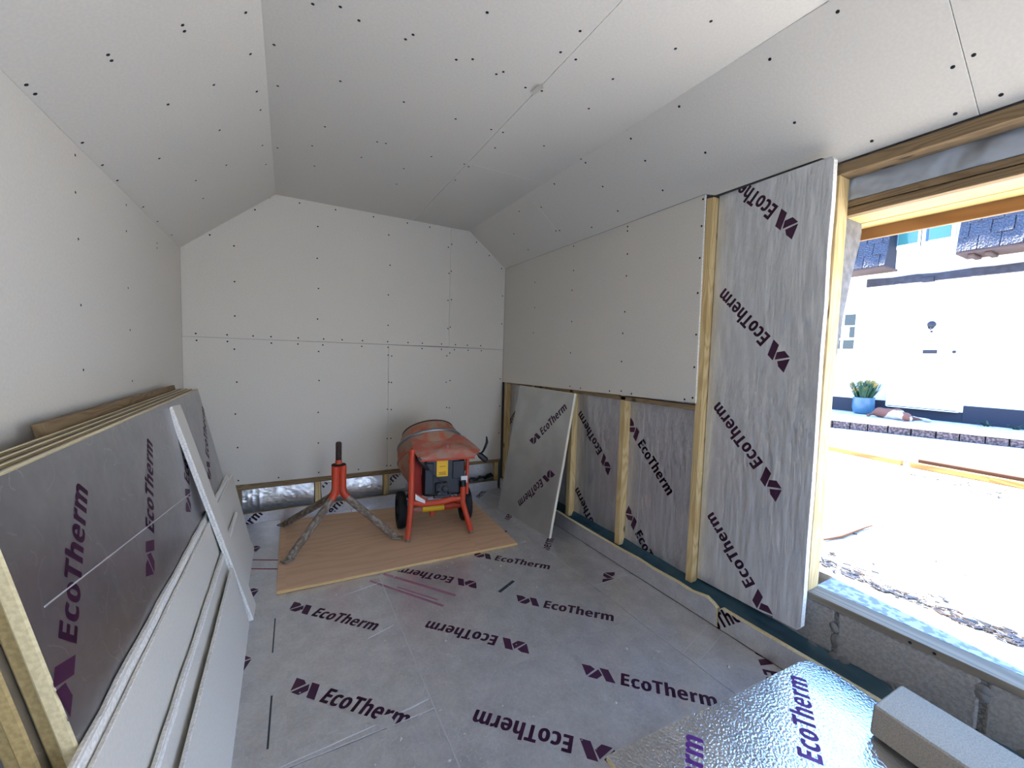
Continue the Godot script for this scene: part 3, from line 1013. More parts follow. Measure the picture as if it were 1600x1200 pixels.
func build_opening():
	# block wall below the sill
	var w := holder("wall_sill")
	struct(w, "low concrete block wall under the sill of the opening")
	shell_box("core", w, Vector3(2.262, -0.2, 3.03), Vector3(2.44, 0.335, 5.75))
	var z := 2.72
	var k := 0
	while z < 5.7:
		var o := bar("block", M.block, Vector3(FX + rng.randf_range(-0.002, 0.002), 0.135, z), Vector3(2.262, 0.337, minf(z + 0.428, 5.75)), w, 0.006)
		bar("block", M.block, Vector3(FX + 0.002, -0.08, z - 0.22), Vector3(2.262, 0.122, minf(z + 0.20, 5.75)), w, 0.006)
		z += 0.447
		k += 1
	bar("mortar_bed", M.mortar, Vector3(FX + 0.008, -0.08, 2.7), Vector3(2.262, 0.336, 5.75), w, 0.001)
	# lumps of squeezed mortar at the joints
	var mb := MB.new()
	for i in 60:
		var zz := 3.05 + rng.randf() * 2.6
		var yy := 0.128 + rng.randf_range(-0.012, 0.02)
		if i < 9:
			zz = 2.72 + 0.447 * (1 + i % 6) - 0.009 + rng.randf_range(-0.014, 0.014)
			yy = 0.14 + rng.randf() * 0.18
		mb.lathe(M.mortar, [Vector2(0.0005, -0.012), Vector2(0.022, -0.006), Vector2(0.026, 0.0), Vector2(0.014, 0.007), Vector2(0.0005, 0.009)], Transform3D(Basis(Vector3(0, 0, 1), -PI * 0.5) * Basis(EY, rng.randf() * 6.0) * Basis().scaled(Vector3(1, 1, rng.randf_range(0.7, 1.5))), Vector3(FX + 0.004, yy, zz)), 8, true)
	stuff(obj("mortar_lumps", mb.mesh(), w))
	# sill plate and the covered wall head 
	var s := holder("trim_1")
	struct(s, "timber sill plate and covered wall head below the opening")
	bar("sill_plate", M.weathered, Vector3(FX - 0.001, 0.339, 3.00), Vector3(2.262, 0.370, 5.75), s)
	screws(s, pts([3.405, 0.352, 3.475, 0.353, 4.2, 0.354]), Transform3D(Basis(EZ, EY, -EX), Vector3(FX - 0.0012, 0, 0)), 0.006)
	bar("sill_cover", M.sill_sheet, Vector3(2.258, 0.337, 3.03), Vector3(2.45, 0.372, 5.75), s, 0.004)
	# posts and header of the opening
	var fpost := holder("trim_2")
	struct(fpost, "pine post at the near edge of the tall foil board")
	bar("post", M.pine, Vector3(FX, 0.371, 2.996), Vector3(2.256, 2.288, 3.041), fpost)
	bar("post", M.pine, Vector3(FX + 0.006, 0.371, 2.95), Vector3(2.256, 2.288, 2.994), fpost)
	bar("post", M.pine, Vector3(FX, 0.371, 5.72), Vector3(2.256, 2.288, 5.765), fpost)
	var hd := holder("beam")
	struct(hd, "pine header over the opening")
	bar("header", M.pine_dark, Vector3(FX, 2.2885, 2.95), Vector3(2.256, 2.336, 5.80), hd)  # darker timber colour stands in for the shade on its inner face
	shell_box("wall_plate", hd, Vector3(2.20, 2.337, 2.95), Vector3(2.46, 2.62, 6.4))
	var ev := holder("trim_3")
	struct(ev, "silver lintel board, timber beams, boarded soffit and brown fascia of the eaves")
	bar("lintel_board", M.silver, Vector3(2.262, 2.196, 2.6), Vector3(2.30, 2.336, 5.9), ev)
	bar("lintel_beam", M.pine_dark, Vector3(2.258, 2.166, 2.6), Vector3(2.30, 2.194, 5.9), ev)
	bar("lintel_beam", M.pine_dark, Vector3(2.262, 2.128, 2.6), Vector3(2.302, 2.162, 5.9), ev)
	bar("soffit_board", M.soffit, Vector3(2.302, 2.132, 2.2), Vector3(2.445, 2.150, 6.0), ev)
	bar("soffit_board", M.soffit, Vector3(2.449, 2.130, 2.2), Vector3(2.545, 2.148, 6.0), ev)
	bar("fascia_board", M.fascia, Vector3(2.545, 2.074, 2.2), Vector3(2.565, 2.26, 6.0), ev)
	shell_box("eaves_roof", ev, Vector3(2.30, 2.26, 2.2), Vector3(2.62, 2.34, 6.2))
	# wall past the opening
	w = holder("wall_right_near")
	struct(w, "short plasterboard wall past the opening")
	shell_box("masonry", w, Vector3(2.26, -0.2, 5.76), Vector3(2.46, 2.62, ZE + 0.3))
	slab("plasterboard", M.plaster, M.gypsum, R2(5.77, 0.12, ZE, 2.36), 0.0125, Transform3D(Basis(EZ, EY, -EX), Vector3(FX, 0, 0)), w)
	# grey felt flap hanging at the outer side of the jamb
	var fp := P2([2.285, 1.30, 2.312, 1.33, 2.318, 1.476, 2.35, 1.661, 2.396, 1.849, 2.456, 2.025, 2.470, 2.09, 2.462, 2.15, 2.436, 2.176, 2.395, 2.182, 2.285, 2.165])
	var fo := slab("felt_flap", M.felt, M.felt, fp, 0.03, FR(Vector3(0, 0, 3.02), EX, EY), null, 0.008)
	tag(fo, "grey rounded felt flap hanging outside the post of the opening", "felt")


func floor_print_rows(b: Node3D, x0: float, z0: float, deg: float, n: int, clip: PackedVector2Array):
	for i in n:
		lettering(b, x0, -(z0 + i * 0.629), deg, clip)

func build_floor():
	var w := holder("floor")
	struct(w, "floor of silver foil faced insulation boards with purple print and white scuffs")
	shell_box("slab", w, Vector3(XL - 0.4, -0.25, -0.42), Vector3(2.26, -0.0505, ZE + 0.3))
	var f := Transform3D(Basis(EX, -EZ, EY), Vector3.ZERO)
	var g := 0.0018
	# left row, middle row, narrow row by the right wall
	var A0 := R2(XL, -2.470 + g, 0.527 - g, 0.0)
	var A1 := R2(XL, -4.82, 0.527 - g, -2.470 - g)
	var A2 := R2(XL, -ZE, 0.527 - g, -4.82 - g)
	var B0 := R2(0.527 + g, -1.33 + g, 1.71 - g, 0.0)
	var B1 := R2(0.527 + g, -3.73 + g, 1.71 - g, -1.33 - g)
	var B2 := R2(0.527 + g, -ZE, 1.71 - g, -3.73 - g)
	var C0 := R2(1.71 + g, -2.05 + g, 2.048, 0.0)
	var C1 := R2(1.71 + g, -4.4, 2.048, -2.05 - g)
	var C2 := R2(1.71 + g, -ZE, 2.048, -4.4 - g)
	var bs := []
	for p in [A0, A1, A2, B0, B1, B2, C0, C1, C2]:
		bs.append(slab("insulation_board", M.foil_floor, M.foil_floor, p, 0.05, f, w, 0.001))
	# prints
	for q in [[0.118, 0.964], [0.118, 1.593], [0.116, 2.221]]:
		lettering(bs[0], q[0], -q[1], -45.0, A0)
	lettering(bs[0], -0.245, -1.71, 135.0, A0)
	lettering(bs[0], -0.245, -1.08, 135.0, A0)
	lettering(bs[0], -0.262, -0.452, 135.0, A0)
	floor_print_rows(bs[1], 0.117, 2.85, -45.0, 2, A1)
	for q in [[1.299, 2.1], [1.297, 2.728], [1.297, 3.357], [1.292, 1.48]]:
		lettering(bs[4], q[0], -q[1], -45.0, B1)
	lettering(bs[3], 1.292, -0.85, -45.0, B0)
	for q in [[0.955, 2.201], [0.955, 2.83], [0.957, 1.572], [0.955, 3.458]]:
		lettering(bs[4], q[0], -q[1], 135.0, B1)
	lettering(bs[6], 1.597, -1.661, 45.0, C0)
	lettering(bs[6], 1.775, -2.062, -135.0, C0)
	lettering(bs[6], 1.60, -1.03, 45.0, C0)
	lettering(bs[6], 1.60, -0.40, 45.0, C0)
	lettering(bs[7], 1.965, -2.965, -135.0, C1)
	# light tape along the joints
	var tp := func(a: Vector2, b: Vector2, wd: float):
		var d := (b - a).normalized()
		var nn := Vector2(-d.y, d.x) * wd * 0.5
		var n := int(a.distance_to(b) / 0.06) + 1
		var l := PackedVector2Array()
		for i in n + 1:
			l.append(a.lerp(b, float(i) / n) + nn * rng.randf_range(0.5, 1.2))
		for i in n + 1:
			l.append(a.lerp(b, 1.0 - float(i) / n) - nn * rng.randf_range(0.5, 1.2))
		obj("tape", slab_mesh(M.tape, M.tape, l, 0.0008, 0.0001), w, Transform3D(f.basis, Vector3(0, 0.0009, 0)))
	tp.call(Vector2(0.527, -1.34), Vector2(0.527, -3.7), 0.005)
	tp.call(Vector2(1.57, -1.33), Vector2(1.74, -1.325), 0.006)
	tp.call(Vector2(1.712, -1.36), Vector2(1.712, -2.06), 0.006)
	tp.call(Vector2(1.712, -2.05), Vector2(2.03, -2.05), 0.006)
	tp.call(Vector2(1.712, -2.42), Vector2(1.712, -2.95), 0.006)
	tp.call(Vector2(-0.03, -2.455), Vector2(0.30, -2.437), 0.006)
	tp.call(Vector2(0.40, -2.425), Vector2(0.52, -2.41), 0.010)
	tp.call(Vector2(0.30, -1.47), Vector2(0.52, -1.42), 0.004)
	tp.call(Vector2(0.36, -1.92), Vector2(0.50, -1.87), 0.005)
	tp.call(Vector2(1.715, -2.72), Vector2(2.02, -2.64), 0.005)
	tp.call(Vector2(1.72, -2.80), Vector2(2.03, -2.72), 0.006)
	var pat := PackedVector2Array()
	for q in [[0.255, -0.022], [0.350, -0.022], [0.338, 0.016], [0.305, 0.034], [0.272, 0.012]]:
		pat.append(Vector2(0.116, -2.221) + Vector2(0.7071, -0.7071) * q[0] + Vector2(0.7071, 0.7071) * q[1])
	obj("tape", slab_mesh(M.foil_floor, M.foil_floor, pat, 0.0008, 0.0002), w, Transform3D(f.basis, Vector3(0, 0.0017, 0)))
	# coloured marks: two red lines by the plywood, pink rubbed spray, dark strips
	var strip := func(called: String, m, a: Vector2, b: Vector2, wd: float):
		var d := (b - a).normalized()
		var nn := Vector2(-d.y, d.x) * wd * 0.5
		obj(called, slab_mesh(m, m, PackedVector2Array([a + nn, a - nn, b - nn, b + nn]), 0.0005, 0.0001), w, Transform3D(f.basis, Vector3(0, 0.0007, 0)))
	strip.call("red_line", M.ink_line, Vector2(-0.21, -0.750), Vector2(-0.041, -0.835), 0.012)
	strip.call("red_line", M.ink_line, Vector2(-0.21, -0.882), Vector2(-0.043, -0.965), 0.012)
	strip.call("spray_mark", M.pink, Vector2(0.465, -1.377), Vector2(0.79, -1.83), 0.018)
	strip.call("spray_mark", M.pink, Vector2(0.56, -1.33), Vector2(0.89, -1.765), 0.022)
	strip.call("spray_mark", M.pink, Vector2(0.60, -1.52), Vector2(0.78, -1.76), 0.010)
	strip.call("dark_mark", M.mark, Vector2(1.142, -1.848), Vector2(1.283, -1.777), 0.022)
	strip.call("dark_mark", M.mark, Vector2(-0.052, -1.535), Vector2(-0.058, -1.82), 0.006)
	strip.call("dark_mark", M.mark, Vector2(-0.055, -2.10), Vector2(-0.062, -2.36), 0.007)
	# crumbs of plaster on the floor
	var mb := MB.new()
	for i in 420:
		var p := Vector3(rng.randf_range(-0.05, 2.0), 0.0, rng.randf_range(1.2, 3.6))
		if i < 60:
			p = Vector3(rng.randf_range(-0.2, 1.9), 0, rng.randf_range(0.5, 1.6))
			if p.x > -0.03 and p.x < 1.64 and p.z < 1.4:
				continue
		if p.x > 0.95 and p.z > 2.94:
			continue
		var r := rng.randf_range(0.0016, 0.0045) * (2.4 if rng.randf() < 0.16 else 1.0)
		var a := rng.randf() * TAU
		var d1 := Vector3(cos(a), 0, sin(a)) * r * rng.randf_range(0.8, 1.9)
		var d2 := Vector3(-sin(a), 0, cos(a)) * r
		var top := p + Vector3(0, r * 0.9, 0)
		var q := [p + d1, p + d2, p - d1, p - d2]
		for k in 4:
			mb.ftri(M.gypsum, top, q[(k + 1) % 4] if false else q[k], q[(k + 1) % 4])
			mb.ftri(M.gypsum, top, q[(k + 1) % 4], q[k])
	var cr := obj("plaster_crumbs", mb.mesh(), w)
	stuff(cr)


# ------------------------------------------------------------------ outside
func build_outside():
	var gslope := 0.024
	var gy := func(x: float) -> float:
		return 0.368 + (x - 2.45) * gslope
	var o := obj("ground", box_mesh(M.ground, Vector3(50, 0.3, 60), 0.0), null, Transform3D(Basis(EZ, atan(gslope)), Vector3(27.437, 0.0, 0)))
	o.position.y = gy.call(27.437) - 0.15 - 0.001
	struct(o, "bright sandy ground outside the opening")
	var o2g := obj("ground", box_mesh(M.ground, Vector3(30, 0.3, 24), 0.0), null, Transform3D(Basis(), Vector3(-12.6, -0.12, ZE + 12.32)))
	struct(o2g, "ground before the added unseen doorway behind the camera")
	# the house across the yard
	var h := thing("house")
	tag(h, "white rendered house with black plinth, seen through the opening across the yard", "house")
	bar("wall", M.render, Vector3(9.0, 0.3, -8.0), Vector3(9.4, 4.9, 12.0), h, 0.0)
	bar("roof", M.slate, Vector3(8.8, 4.9, -8.2), Vector3(13.0, 5.1, 12.2), h, 0.02)
	bar("plinth", M.plinth, Vector3(8.975, 0.6, -8.0), Vector3(9.01, 0.885, 1.0), h)
	bar("plinth", M.plinth, Vector3(8.975, 0.6, 1.0), Vector3(9.01, 0.80, 1.92), h)
	bar("plinth", M.plinth, Vector3(8.965, 0.6, 1.92), Vector3(9.01, 0.905, 12.0), h)
	# door
	var d := bar("door", M.white, Vector3(8.985, 0.83, 1.07), Vector3(9.01, 2.82, 1.86), h, 0.004)
	bar("door_frame", M.white, Vector3(8.975, 0.80, 1.00), Vector3(9.01, 2.85, 1.065), h)
	bar("door_frame", M.white, Vector3(8.975, 0.80, 1.865), Vector3(9.01, 2.85, 1.93), h)
	var th := bar("threshold", M.white, Vector3(8.90, 0.795, 1.04), Vector3(9.0, 0.822, 1.88), h)
	bar("threshold_edge", M.brown, Vector3(-0.052, 0.0, -0.41), Vector3(-0.046, 0.012, 0.41), th)
	bar("letterbox", M.iron, Vector3(-0.026, -0.136, -0.055), Vector3(-0.012, -0.077, 0.11), d)
	var mb := MB.new()
	mb.lathe(M.iron, [Vector2(0.001, 0.0), Vector2(0.045, 0.0), Vector2(0.055, 0.015), Vector2(0.04, 0.035), Vector2(0.001, 0.04)], Transform3D(Basis(EZ, PI * 0.5), Vector3(-0.012, 0.325, 0.02)), 20, true)
	mb.tube(M.iron, [Vector3(-0.03, 0.325, -0.015), Vector3(-0.045, 0.27, -0.005), Vector3(-0.045, 0.25, 0.02), Vector3(-0.045, 0.27, 0.045), Vector3(-0.03, 0.325, 0.055)], 0.012, 8)
	obj("door_knocker", mb.mesh(), d)
	mb = MB.new()
	mb.lathe(M.iron, [Vector2(0.001, 0.0), Vector2(0.012, 0.0), Vector2(0.024, 0.02), Vector2(0.018, 0.04), Vector2(0.001, 0.045)], Transform3D(Basis(EZ, PI * 0.5), Vector3(-0.012, -0.108, 0.302)), 16, true)
	obj("door_knob", mb.mesh(), d)
	mb = MB.new()
	mb.lathe(M.iron, [Vector2(0.001, 0.0), Vector2(0.018, 0.0), Vector2(0.012, 0.01), Vector2(0.001, 0.012)], Transform3D(Basis(EZ, PI * 0.5), Vector3(-0.012, 0.214, 0.023)), 12, true)
	obj("keyhole_cover", mb.mesh(), d)
	# dark timber over the door, a little uneven along its upper edge
	var bl := P2([0.61, 2.848, 6.5, 2.81, 6.5, 2.93, 2.9, 2.962, 2.1, 2.955, 1.9, 2.966, 1.5, 2.955, 1.25, 2.975, 0.95, 2.962, 0.61, 2.984])
	slab("timber_lintel", M.beam_dark, M.beam_dark, bl, 0.06, Transform3D(Basis(EZ, EY, -EX), Vector3(8.95, 0, 0)), h, 0.004)
	bar("lintel_bracket", M.beam_dark, Vector3(8.93, 2.83, 1.33), Vector3(9.0, 2.90, 1.47), h)
	# upper windows
	for wz in [[0.90, 1.26], [1.28, 1.64]]:
		var wi := bar("window", M.white, Vector3(8.97, 3.42, wz[0] - 0.02), Vector3(9.01, 4.35, wz[1] + 0.02), h, 0.004)
		var zc: float = (wz[0] + wz[1]) * 0.5
		bar("pane", M.pane, Vector3(-0.028, -0.40, wz[0] + 0.085 - zc), Vector3(-0.012, 0.40, wz[1] - 0.03 - zc), wi)
		bar("casement_edge", M.blue_frame, Vector3(-0.032, -0.41, wz[0] + 0.045 - zc), Vector3(-0.012, 0.41, wz[0] + 0.08 - zc), wi)
	# small lower window left of the door
	var lw := bar("window", M.white, Vector3(8.97, 1.72, -0.42), Vector3(9.01, 2.45, 0.54), h, 0.004)
	for yy in [[2.195, 2.39], [1.97, 2.165], [1.77, 1.93]]:
		for zz in [[-0.35, -0.05], [0.0, 0.28], [0.325, 0.488]]:
			if zz[0] > 0.3 and yy[0] > 1.95 and yy[0] < 2.0:
				zz = [0.41, 0.488]  # pane cut narrow; white frame stands in for a reflection on the glass
			bar("pane", M.pane_dark, Vector3(-0.03, yy[0] - 2.085, zz[0] - 0.06), Vector3(-0.012, yy[1] - 2.085, zz[1] - 0.06), lw)
	# slated canopies that stand out from the wall
	for cz in [[1.80, 4.6, 3.105], [-1.6, 1.0, 3.065]]:
		var ca := bar("canopy", M.brown, Vector3(8.50, cz[2], cz[0]), Vector3(9.0, cz[2] + 0.03, cz[1]), h)
		var org := Vector3(8.75, cz[2] + 0.015, (cz[0] + cz[1]) * 0.5)
		mb = MB.new()
		mb.hexa(M.plinth, M.plinth, [Vector3(8.53, cz[2] + 0.03, cz[0] + 0.03) - org, Vector3(8.53, cz[2] + 0.03, cz[1] - 0.03) - org, Vector3(8.72, cz[2] + 0.85, cz[1] - 0.03) - org, Vector3(8.72, cz[2] + 0.85, cz[0] + 0.03) - org], [Vector3(9.0, cz[2] + 0.03, cz[0] + 0.03) - org, Vector3(9.0, cz[2] + 0.03, cz[1] - 0.03) - org, Vector3(9.0, cz[2] + 0.85, cz[1] - 0.03) - org, Vector3(9.0, cz[2] + 0.85, cz[0] + 0.03) - org])
		obj("canopy_core", mb.mesh(), ca)
		var nz := int((cz[1] - cz[0]) / 0.21)
		for r in 4:
			for c in nz + 1:
				var z0: float = cz[0] + (c - 0.5 * (r % 2)) * 0.21
				var z1: float = minf(z0 + 0.205, cz[1])
				z0 = maxf(z0, cz[0])
				if z1 - z0 < 0.03:
					continue
				var y0: float = cz[2] + 0.035 + r * 0.2
				var fx0: float = 8.50 + r * 0.047
				var t := Transform3D(Basis(EZ, -0.24 + rng.randf_range(-0.05, 0.03)) * Basis(EY, rng.randf_range(-0.05, 0.05)), Vector3(fx0 + 0.02, y0 + 0.105, (z0 + z1) * 0.5) - org)
				obj("slate", box_mesh(M.slate, Vector3(0.018, 0.225, z1 - z0), 0.005, Vector2(rng.randf() * 5, rng.randf() * 5)), ca, t)
		for q in ([0.14, 0.30] if cz[0] > 0 else []):
			bar("bracket", M.brown, Vector3(8.56, cz[2] - 0.045, cz[0] + q - 0.035) - org, Vector3(8.9, cz[2], cz[0] + q + 0.035) - org, ca, 0.01)
	# paved step before the house
	var st := holder("path")
	struct(st, "paved terrace with a dark brick edge in front of the house")
	var edge := func(z: float) -> float:
		return 7.25 + 0.257 * z
	var z := -6.0
	while z < 10.0:
		var z1 := z + 1.5
		var mb2 := MB.new()
		var e0: float = edge.call(z + 0.01)
		var e1: float = edge.call(z1 - 0.01)
		mb2.hexa(M.paving, M.paving, [Vector3(e0, 0.64, z + 0.01), Vector3(9.0, 0.64, z + 0.01), Vector3(9.0, 0.64, z1 - 0.01), Vector3(e1, 0.64, z1 - 0.01)], [Vector3(e0, 0.60, z + 0.01), Vector3(9.0, 0.60, z + 0.01), Vector3(9.0, 0.60, z1 - 0.01), Vector3(e1, 0.60, z1 - 0.01)])
		obj("paving_slab", mb2.mesh(), st)
		z = z1
	shell_box("bedding", st, Vector3(9.1 - 0.6, 0.3, -6), Vector3(9.0, 0.598, 10))
	z = -3.0
	while z < 6.0:
		var L := rng.randf_range(0.19, 0.24)
		var ex: float = edge.call(z + L * 0.5)
		var t := Transform3D(Basis(EY, atan(0.257)), Vector3(ex + 0.06, 0.542, z + L * 0.5))
		obj("edge_brick", box_mesh(M.kerb, Vector3(0.11 + rng.randf_range(-0.01, 0.01), 0.115 + rng.randf_range(-0.008, 0.008), L - 0.005), 0.008, Vector2(rng.randf() * 4, rng.randf() * 4)), st, t)
		z += L
	build_pot()
	build_dog()
	# timber lying on the ground
	var g4 = gy.call(5.4)
	var lay := func(called: String, m, a: Vector3, b: Vector3, wd: float, ht: float, label: String, cat: String, grp: String):
		var dir := b - a
		var bs := FR(Vector3.ZERO, dir, EY).basis
		var o2 := obj(called, box_mesh(m, Vector3(dir.length(), ht, wd), 0.004, Vector2(rng.randf() * 5, 0)), null, Transform3D(bs, (a + b) * 0.5 + Vector3(0, ht * 0.5, 0)))
		tag(o2, label, cat, grp)
		return o2
	lay.call("timber_length", M.lumber, Vector3(5.76, gy.call(5.76), 0.95), Vector3(5.57, gy.call(5.57), 2.31), 0.06, 0.05, "pale timber length on the ground ending short of the stacked planks", "timber", "")
	lay.call("timber_length", M.lumber, Vector3(5.55, gy.call(5.55), 2.38), Vector3(5.47, gy.call(5.33), 4.6), 0.05, 0.055, "yellow timber length on the ground in front of the stacked planks", "timber", "")
	lay.call("timber_length", M.lumber_dark, Vector3(5.62, gy.call(5.62), 2.42), Vector3(5.54, gy.call(5.4), 4.6), 0.05, 0.085, "brown timber length lying between the planks and the yellow timber", "timber", "")
	var names := ["nearest of the pale planks lying flat behind the brown timber", "second of the pale planks lying flat, counted from the brown timber", "third of the pale planks lying flat, counted from the brown timber", "farthest of the pale planks lying flat, nearest the brick edge"]
	for i in 4:
		var x := 5.84 + i * 0.244
		lay.call("plank", M.plank, Vector3(x + 0.05, gy.call(x) + 0.002, 2.12 - 0.05 * (i % 2)), Vector3(x - 0.05, gy.call(x) + 0.002, 5.4), 0.235, 0.05 + 0.014 * i, names[i], "plank", "pale planks in the yard")
	# offcut of grey sheet over the brown timber
	# dark chips and strips lying along the sill and in the yard
	var mb3 := MB.new()
	var spots := [[2.55, 3.02, 0.05, 0.09, 70], [2.51, 3.18, 0.03, 0.08, 50], [2.53, 3.50, 0.03, 0.10, 70], [2.55, 3.62, 0.03, 0.06, 40], [2.60, 3.35, 0.05, 0.12, 20], [3.3, 3.0, 0.5, 0.35, 14], [5.1, 2.9, 0.12, 0.5, 90], [5.25, 3.6, 0.10, 0.5, 60], [7.2, 0.6, 0.12, 0.6, 90], [2.6, 2.85, 0.08, 0.05, 30]]
	for s in spots:
		for i in s[4]:
			var x: float = s[0] + rng.randfn(0.0, 1.0) * s[2]
			var zz: float = s[1] + rng.randfn(0.0, 1.0) * s[3]
			if x < 2.485:
				continue
			var ln := rng.randf_range(0.012, 0.05)
			var m = [M.iron, M.black_sheet, M.iron, M.bark][rng.randi() % 4]
			mb3.cbox(m, Transform3D(Basis(EZ, atan(gslope)) * Basis(EY, rng.randfn(1.6, 0.5)) * Basis(EX, rng.randf_range(-0.3, 0.3)), Vector3(x, gy.call(x) + 0.005, zz)), Vector3(ln, 0.004, rng.randf_range(0.004, 0.013)), 0.001)
	var deb := obj("debris", mb3.mesh())
	stuff(deb)
	deb.set_meta("label", "dark chips, twigs and strips scattered on the pale ground along the sill")
	deb.set_meta("category", "debris")
	# a bent dark cable end on the ground
	var mc := MB.new()
	mc.tube(M.lumber_dark, [Vector3(2.86, gy.call(2.86) + 0.008, 2.80), Vector3(3.0, gy.call(3.0) + 0.008, 2.83), Vector3(3.3, gy.call(3.3) + 0.008, 2.84), Vector3(3.38, gy.call(3.38) + 0.01, 2.85)], [0.006, 0.009, 0.006, 0.004], 8)
	tag(obj("stick", mc.mesh()), "thin dark stick lying on the bright ground beyond the post", "stick")
	# weeds at the foot of the plinth
	for k in 2:
		var zc: float = [2.2, 2.47][k]
		var mw := MB.new()
		for i in 16:
			var a := rng.randf() * TAU
			var L := rng.randf_range(0.06, 0.16)
			var p0 := Vector3(rng.randf_range(-0.02, 0.02), 0, rng.randf_range(-0.03, 0.03))
			blade(mw, M.leaf, p0, Vector3(cos(a) * 0.5 - 0.2, 1.0, sin(a) * 0.8).normalized(), L, 0.022, 0.05)
		var wd := obj("weed", mw.mesh(), null, Transform3D(Basis(), Vector3(8.85, 0.64, zc)))
		tag(wd, ["green weed at the foot of the black plinth, nearer the white door", "green weed at the foot of the black plinth, farther from the white door"][k], "weed", "weeds along the plinth")

# a leaf blade with a fold and some thickness
func blade(mb: MB, m, p: Vector3, dir: Vector3, L: float, wd: float, droop: float):
	var side := dir.cross(EY)
	if side.length() < 0.01:
		side = EX
	side = side.normalized()
	var nrm := side.cross(dir).normalized()
	var rows := []
	var back := []
	for i in 6:
		var t := i / 5.0
		var c := p + dir * L * t + Vector3(dir.x, -1.0, dir.z) * droop * t * t
		var hw := wd * 0.5 * sin(PI * (0.12 + 0.88 * t)) + 0.0006
		rows.append(PackedVector3Array([c - side * hw, c + nrm * 0.002, c + side * hw]))
		back.append(PackedVector3Array([c - side * hw, c - nrm * 0.001, c + side * hw]))
	mb.sheet(m, rows)
	mb.sheet(m, back, false, true)

func build_pot():
	var p := thing("potted_daffodils", Vector3(8.74, 0.642, 0.785))
	tag(p, "blue pot of yellow daffodils standing left of the white door", "plant pot")
	var mb := MB.new()
	mb.lathe(M.pot, [Vector2(0.001, 0.0), Vector2(0.105, 0.0), Vector2(0.135, 0.03), Vector2(0.152, 0.11), Vector2(0.15, 0.2), Vector2(0.147, 0.27), Vector2(0.154, 0.28), Vector2(0.146, 0.288), Vector2(0.138, 0.27), Vector2(0.136, 0.24)], Transform3D(), 32, true)
	obj("pot", mb.mesh(), p)
	mb = MB.new()
	mb.lathe(M.soil, [Vector2(0.139, 0.235), Vector2(0.08, 0.25), Vector2(0.001, 0.255)], Transform3D(), 20, true)
	obj("soil", mb.mesh(), p)
	mb = MB.new()
	for i in 190:
		var a := rng.randf() * TAU
		var r := sqrt(rng.randf()) * 0.12
		var p0 := Vector3(cos(a) * r, 0.245, sin(a) * r)
		var lean := rng.randf_range(0.0, 0.62)
		blade(mb, M.leaf, p0, Vector3(cos(a) * lean, 1.0, sin(a) * lean).normalized(), rng.randf_range(0.24, 0.40), 0.018, 0.03)
	stuff(obj("leaves", mb.mesh(), p))
	for q in [[-0.17, 0.50, -0.02], [-0.08, 0.53, 0.05], [0.11, 0.54, 0.0], [0.16, 0.50, -0.05], [-0.02, 0.43, -0.12], [-0.09, 0.41, -0.13], [0.05, 0.44, -0.12], [0.02, 0.55, 0.06]]:
		var c := Vector3(q[2], q[1], q[0])
		mb = MB.new()
		var n := Vector3(-1.0, 0.15, q[0] * 2.0).normalized()
		var s := n.cross(EY).normalized()
		var u := s.cross(n)
		for k in 6:
			var a := TAU * k / 6
			var d := (s * cos(a) + u * sin(a))
			var e := n.cross(d)
			mb.ftri(M.petal, c, c + d * 0.03 + e * 0.016, c + d * 0.05)
			mb.ftri(M.petal, c, c + d * 0.05, c + d * 0.03 - e * 0.016)
			mb.ftri(M.petal, c - n * 0.003, c + d * 0.05, c + d * 0.03 + e * 0.016)
			mb.ftri(M.petal, c - n * 0.003, c + d * 0.03 - e * 0.016, c + d * 0.05)
		var fl := obj("flower", mb.mesh(), p)
		mb = MB.new()
		mb.tube(M.trumpet, [c, c + n * 0.02, c + n * 0.034], [0.011, 0.013, 0.019], 10)
		obj("trumpet", mb.mesh(), fl)
		mb = MB.new()
		mb.tube(M.leaf, [Vector3(q[2] * 0.3, 0.245, q[0] * 0.3), Vector3(q[2] * 0.7, 0.38, q[0] * 0.7), c - n * 0.02 - Vector3(0, 0.01, 0), c], 0.004, 6)
		obj("stem", mb.mesh(), fl)

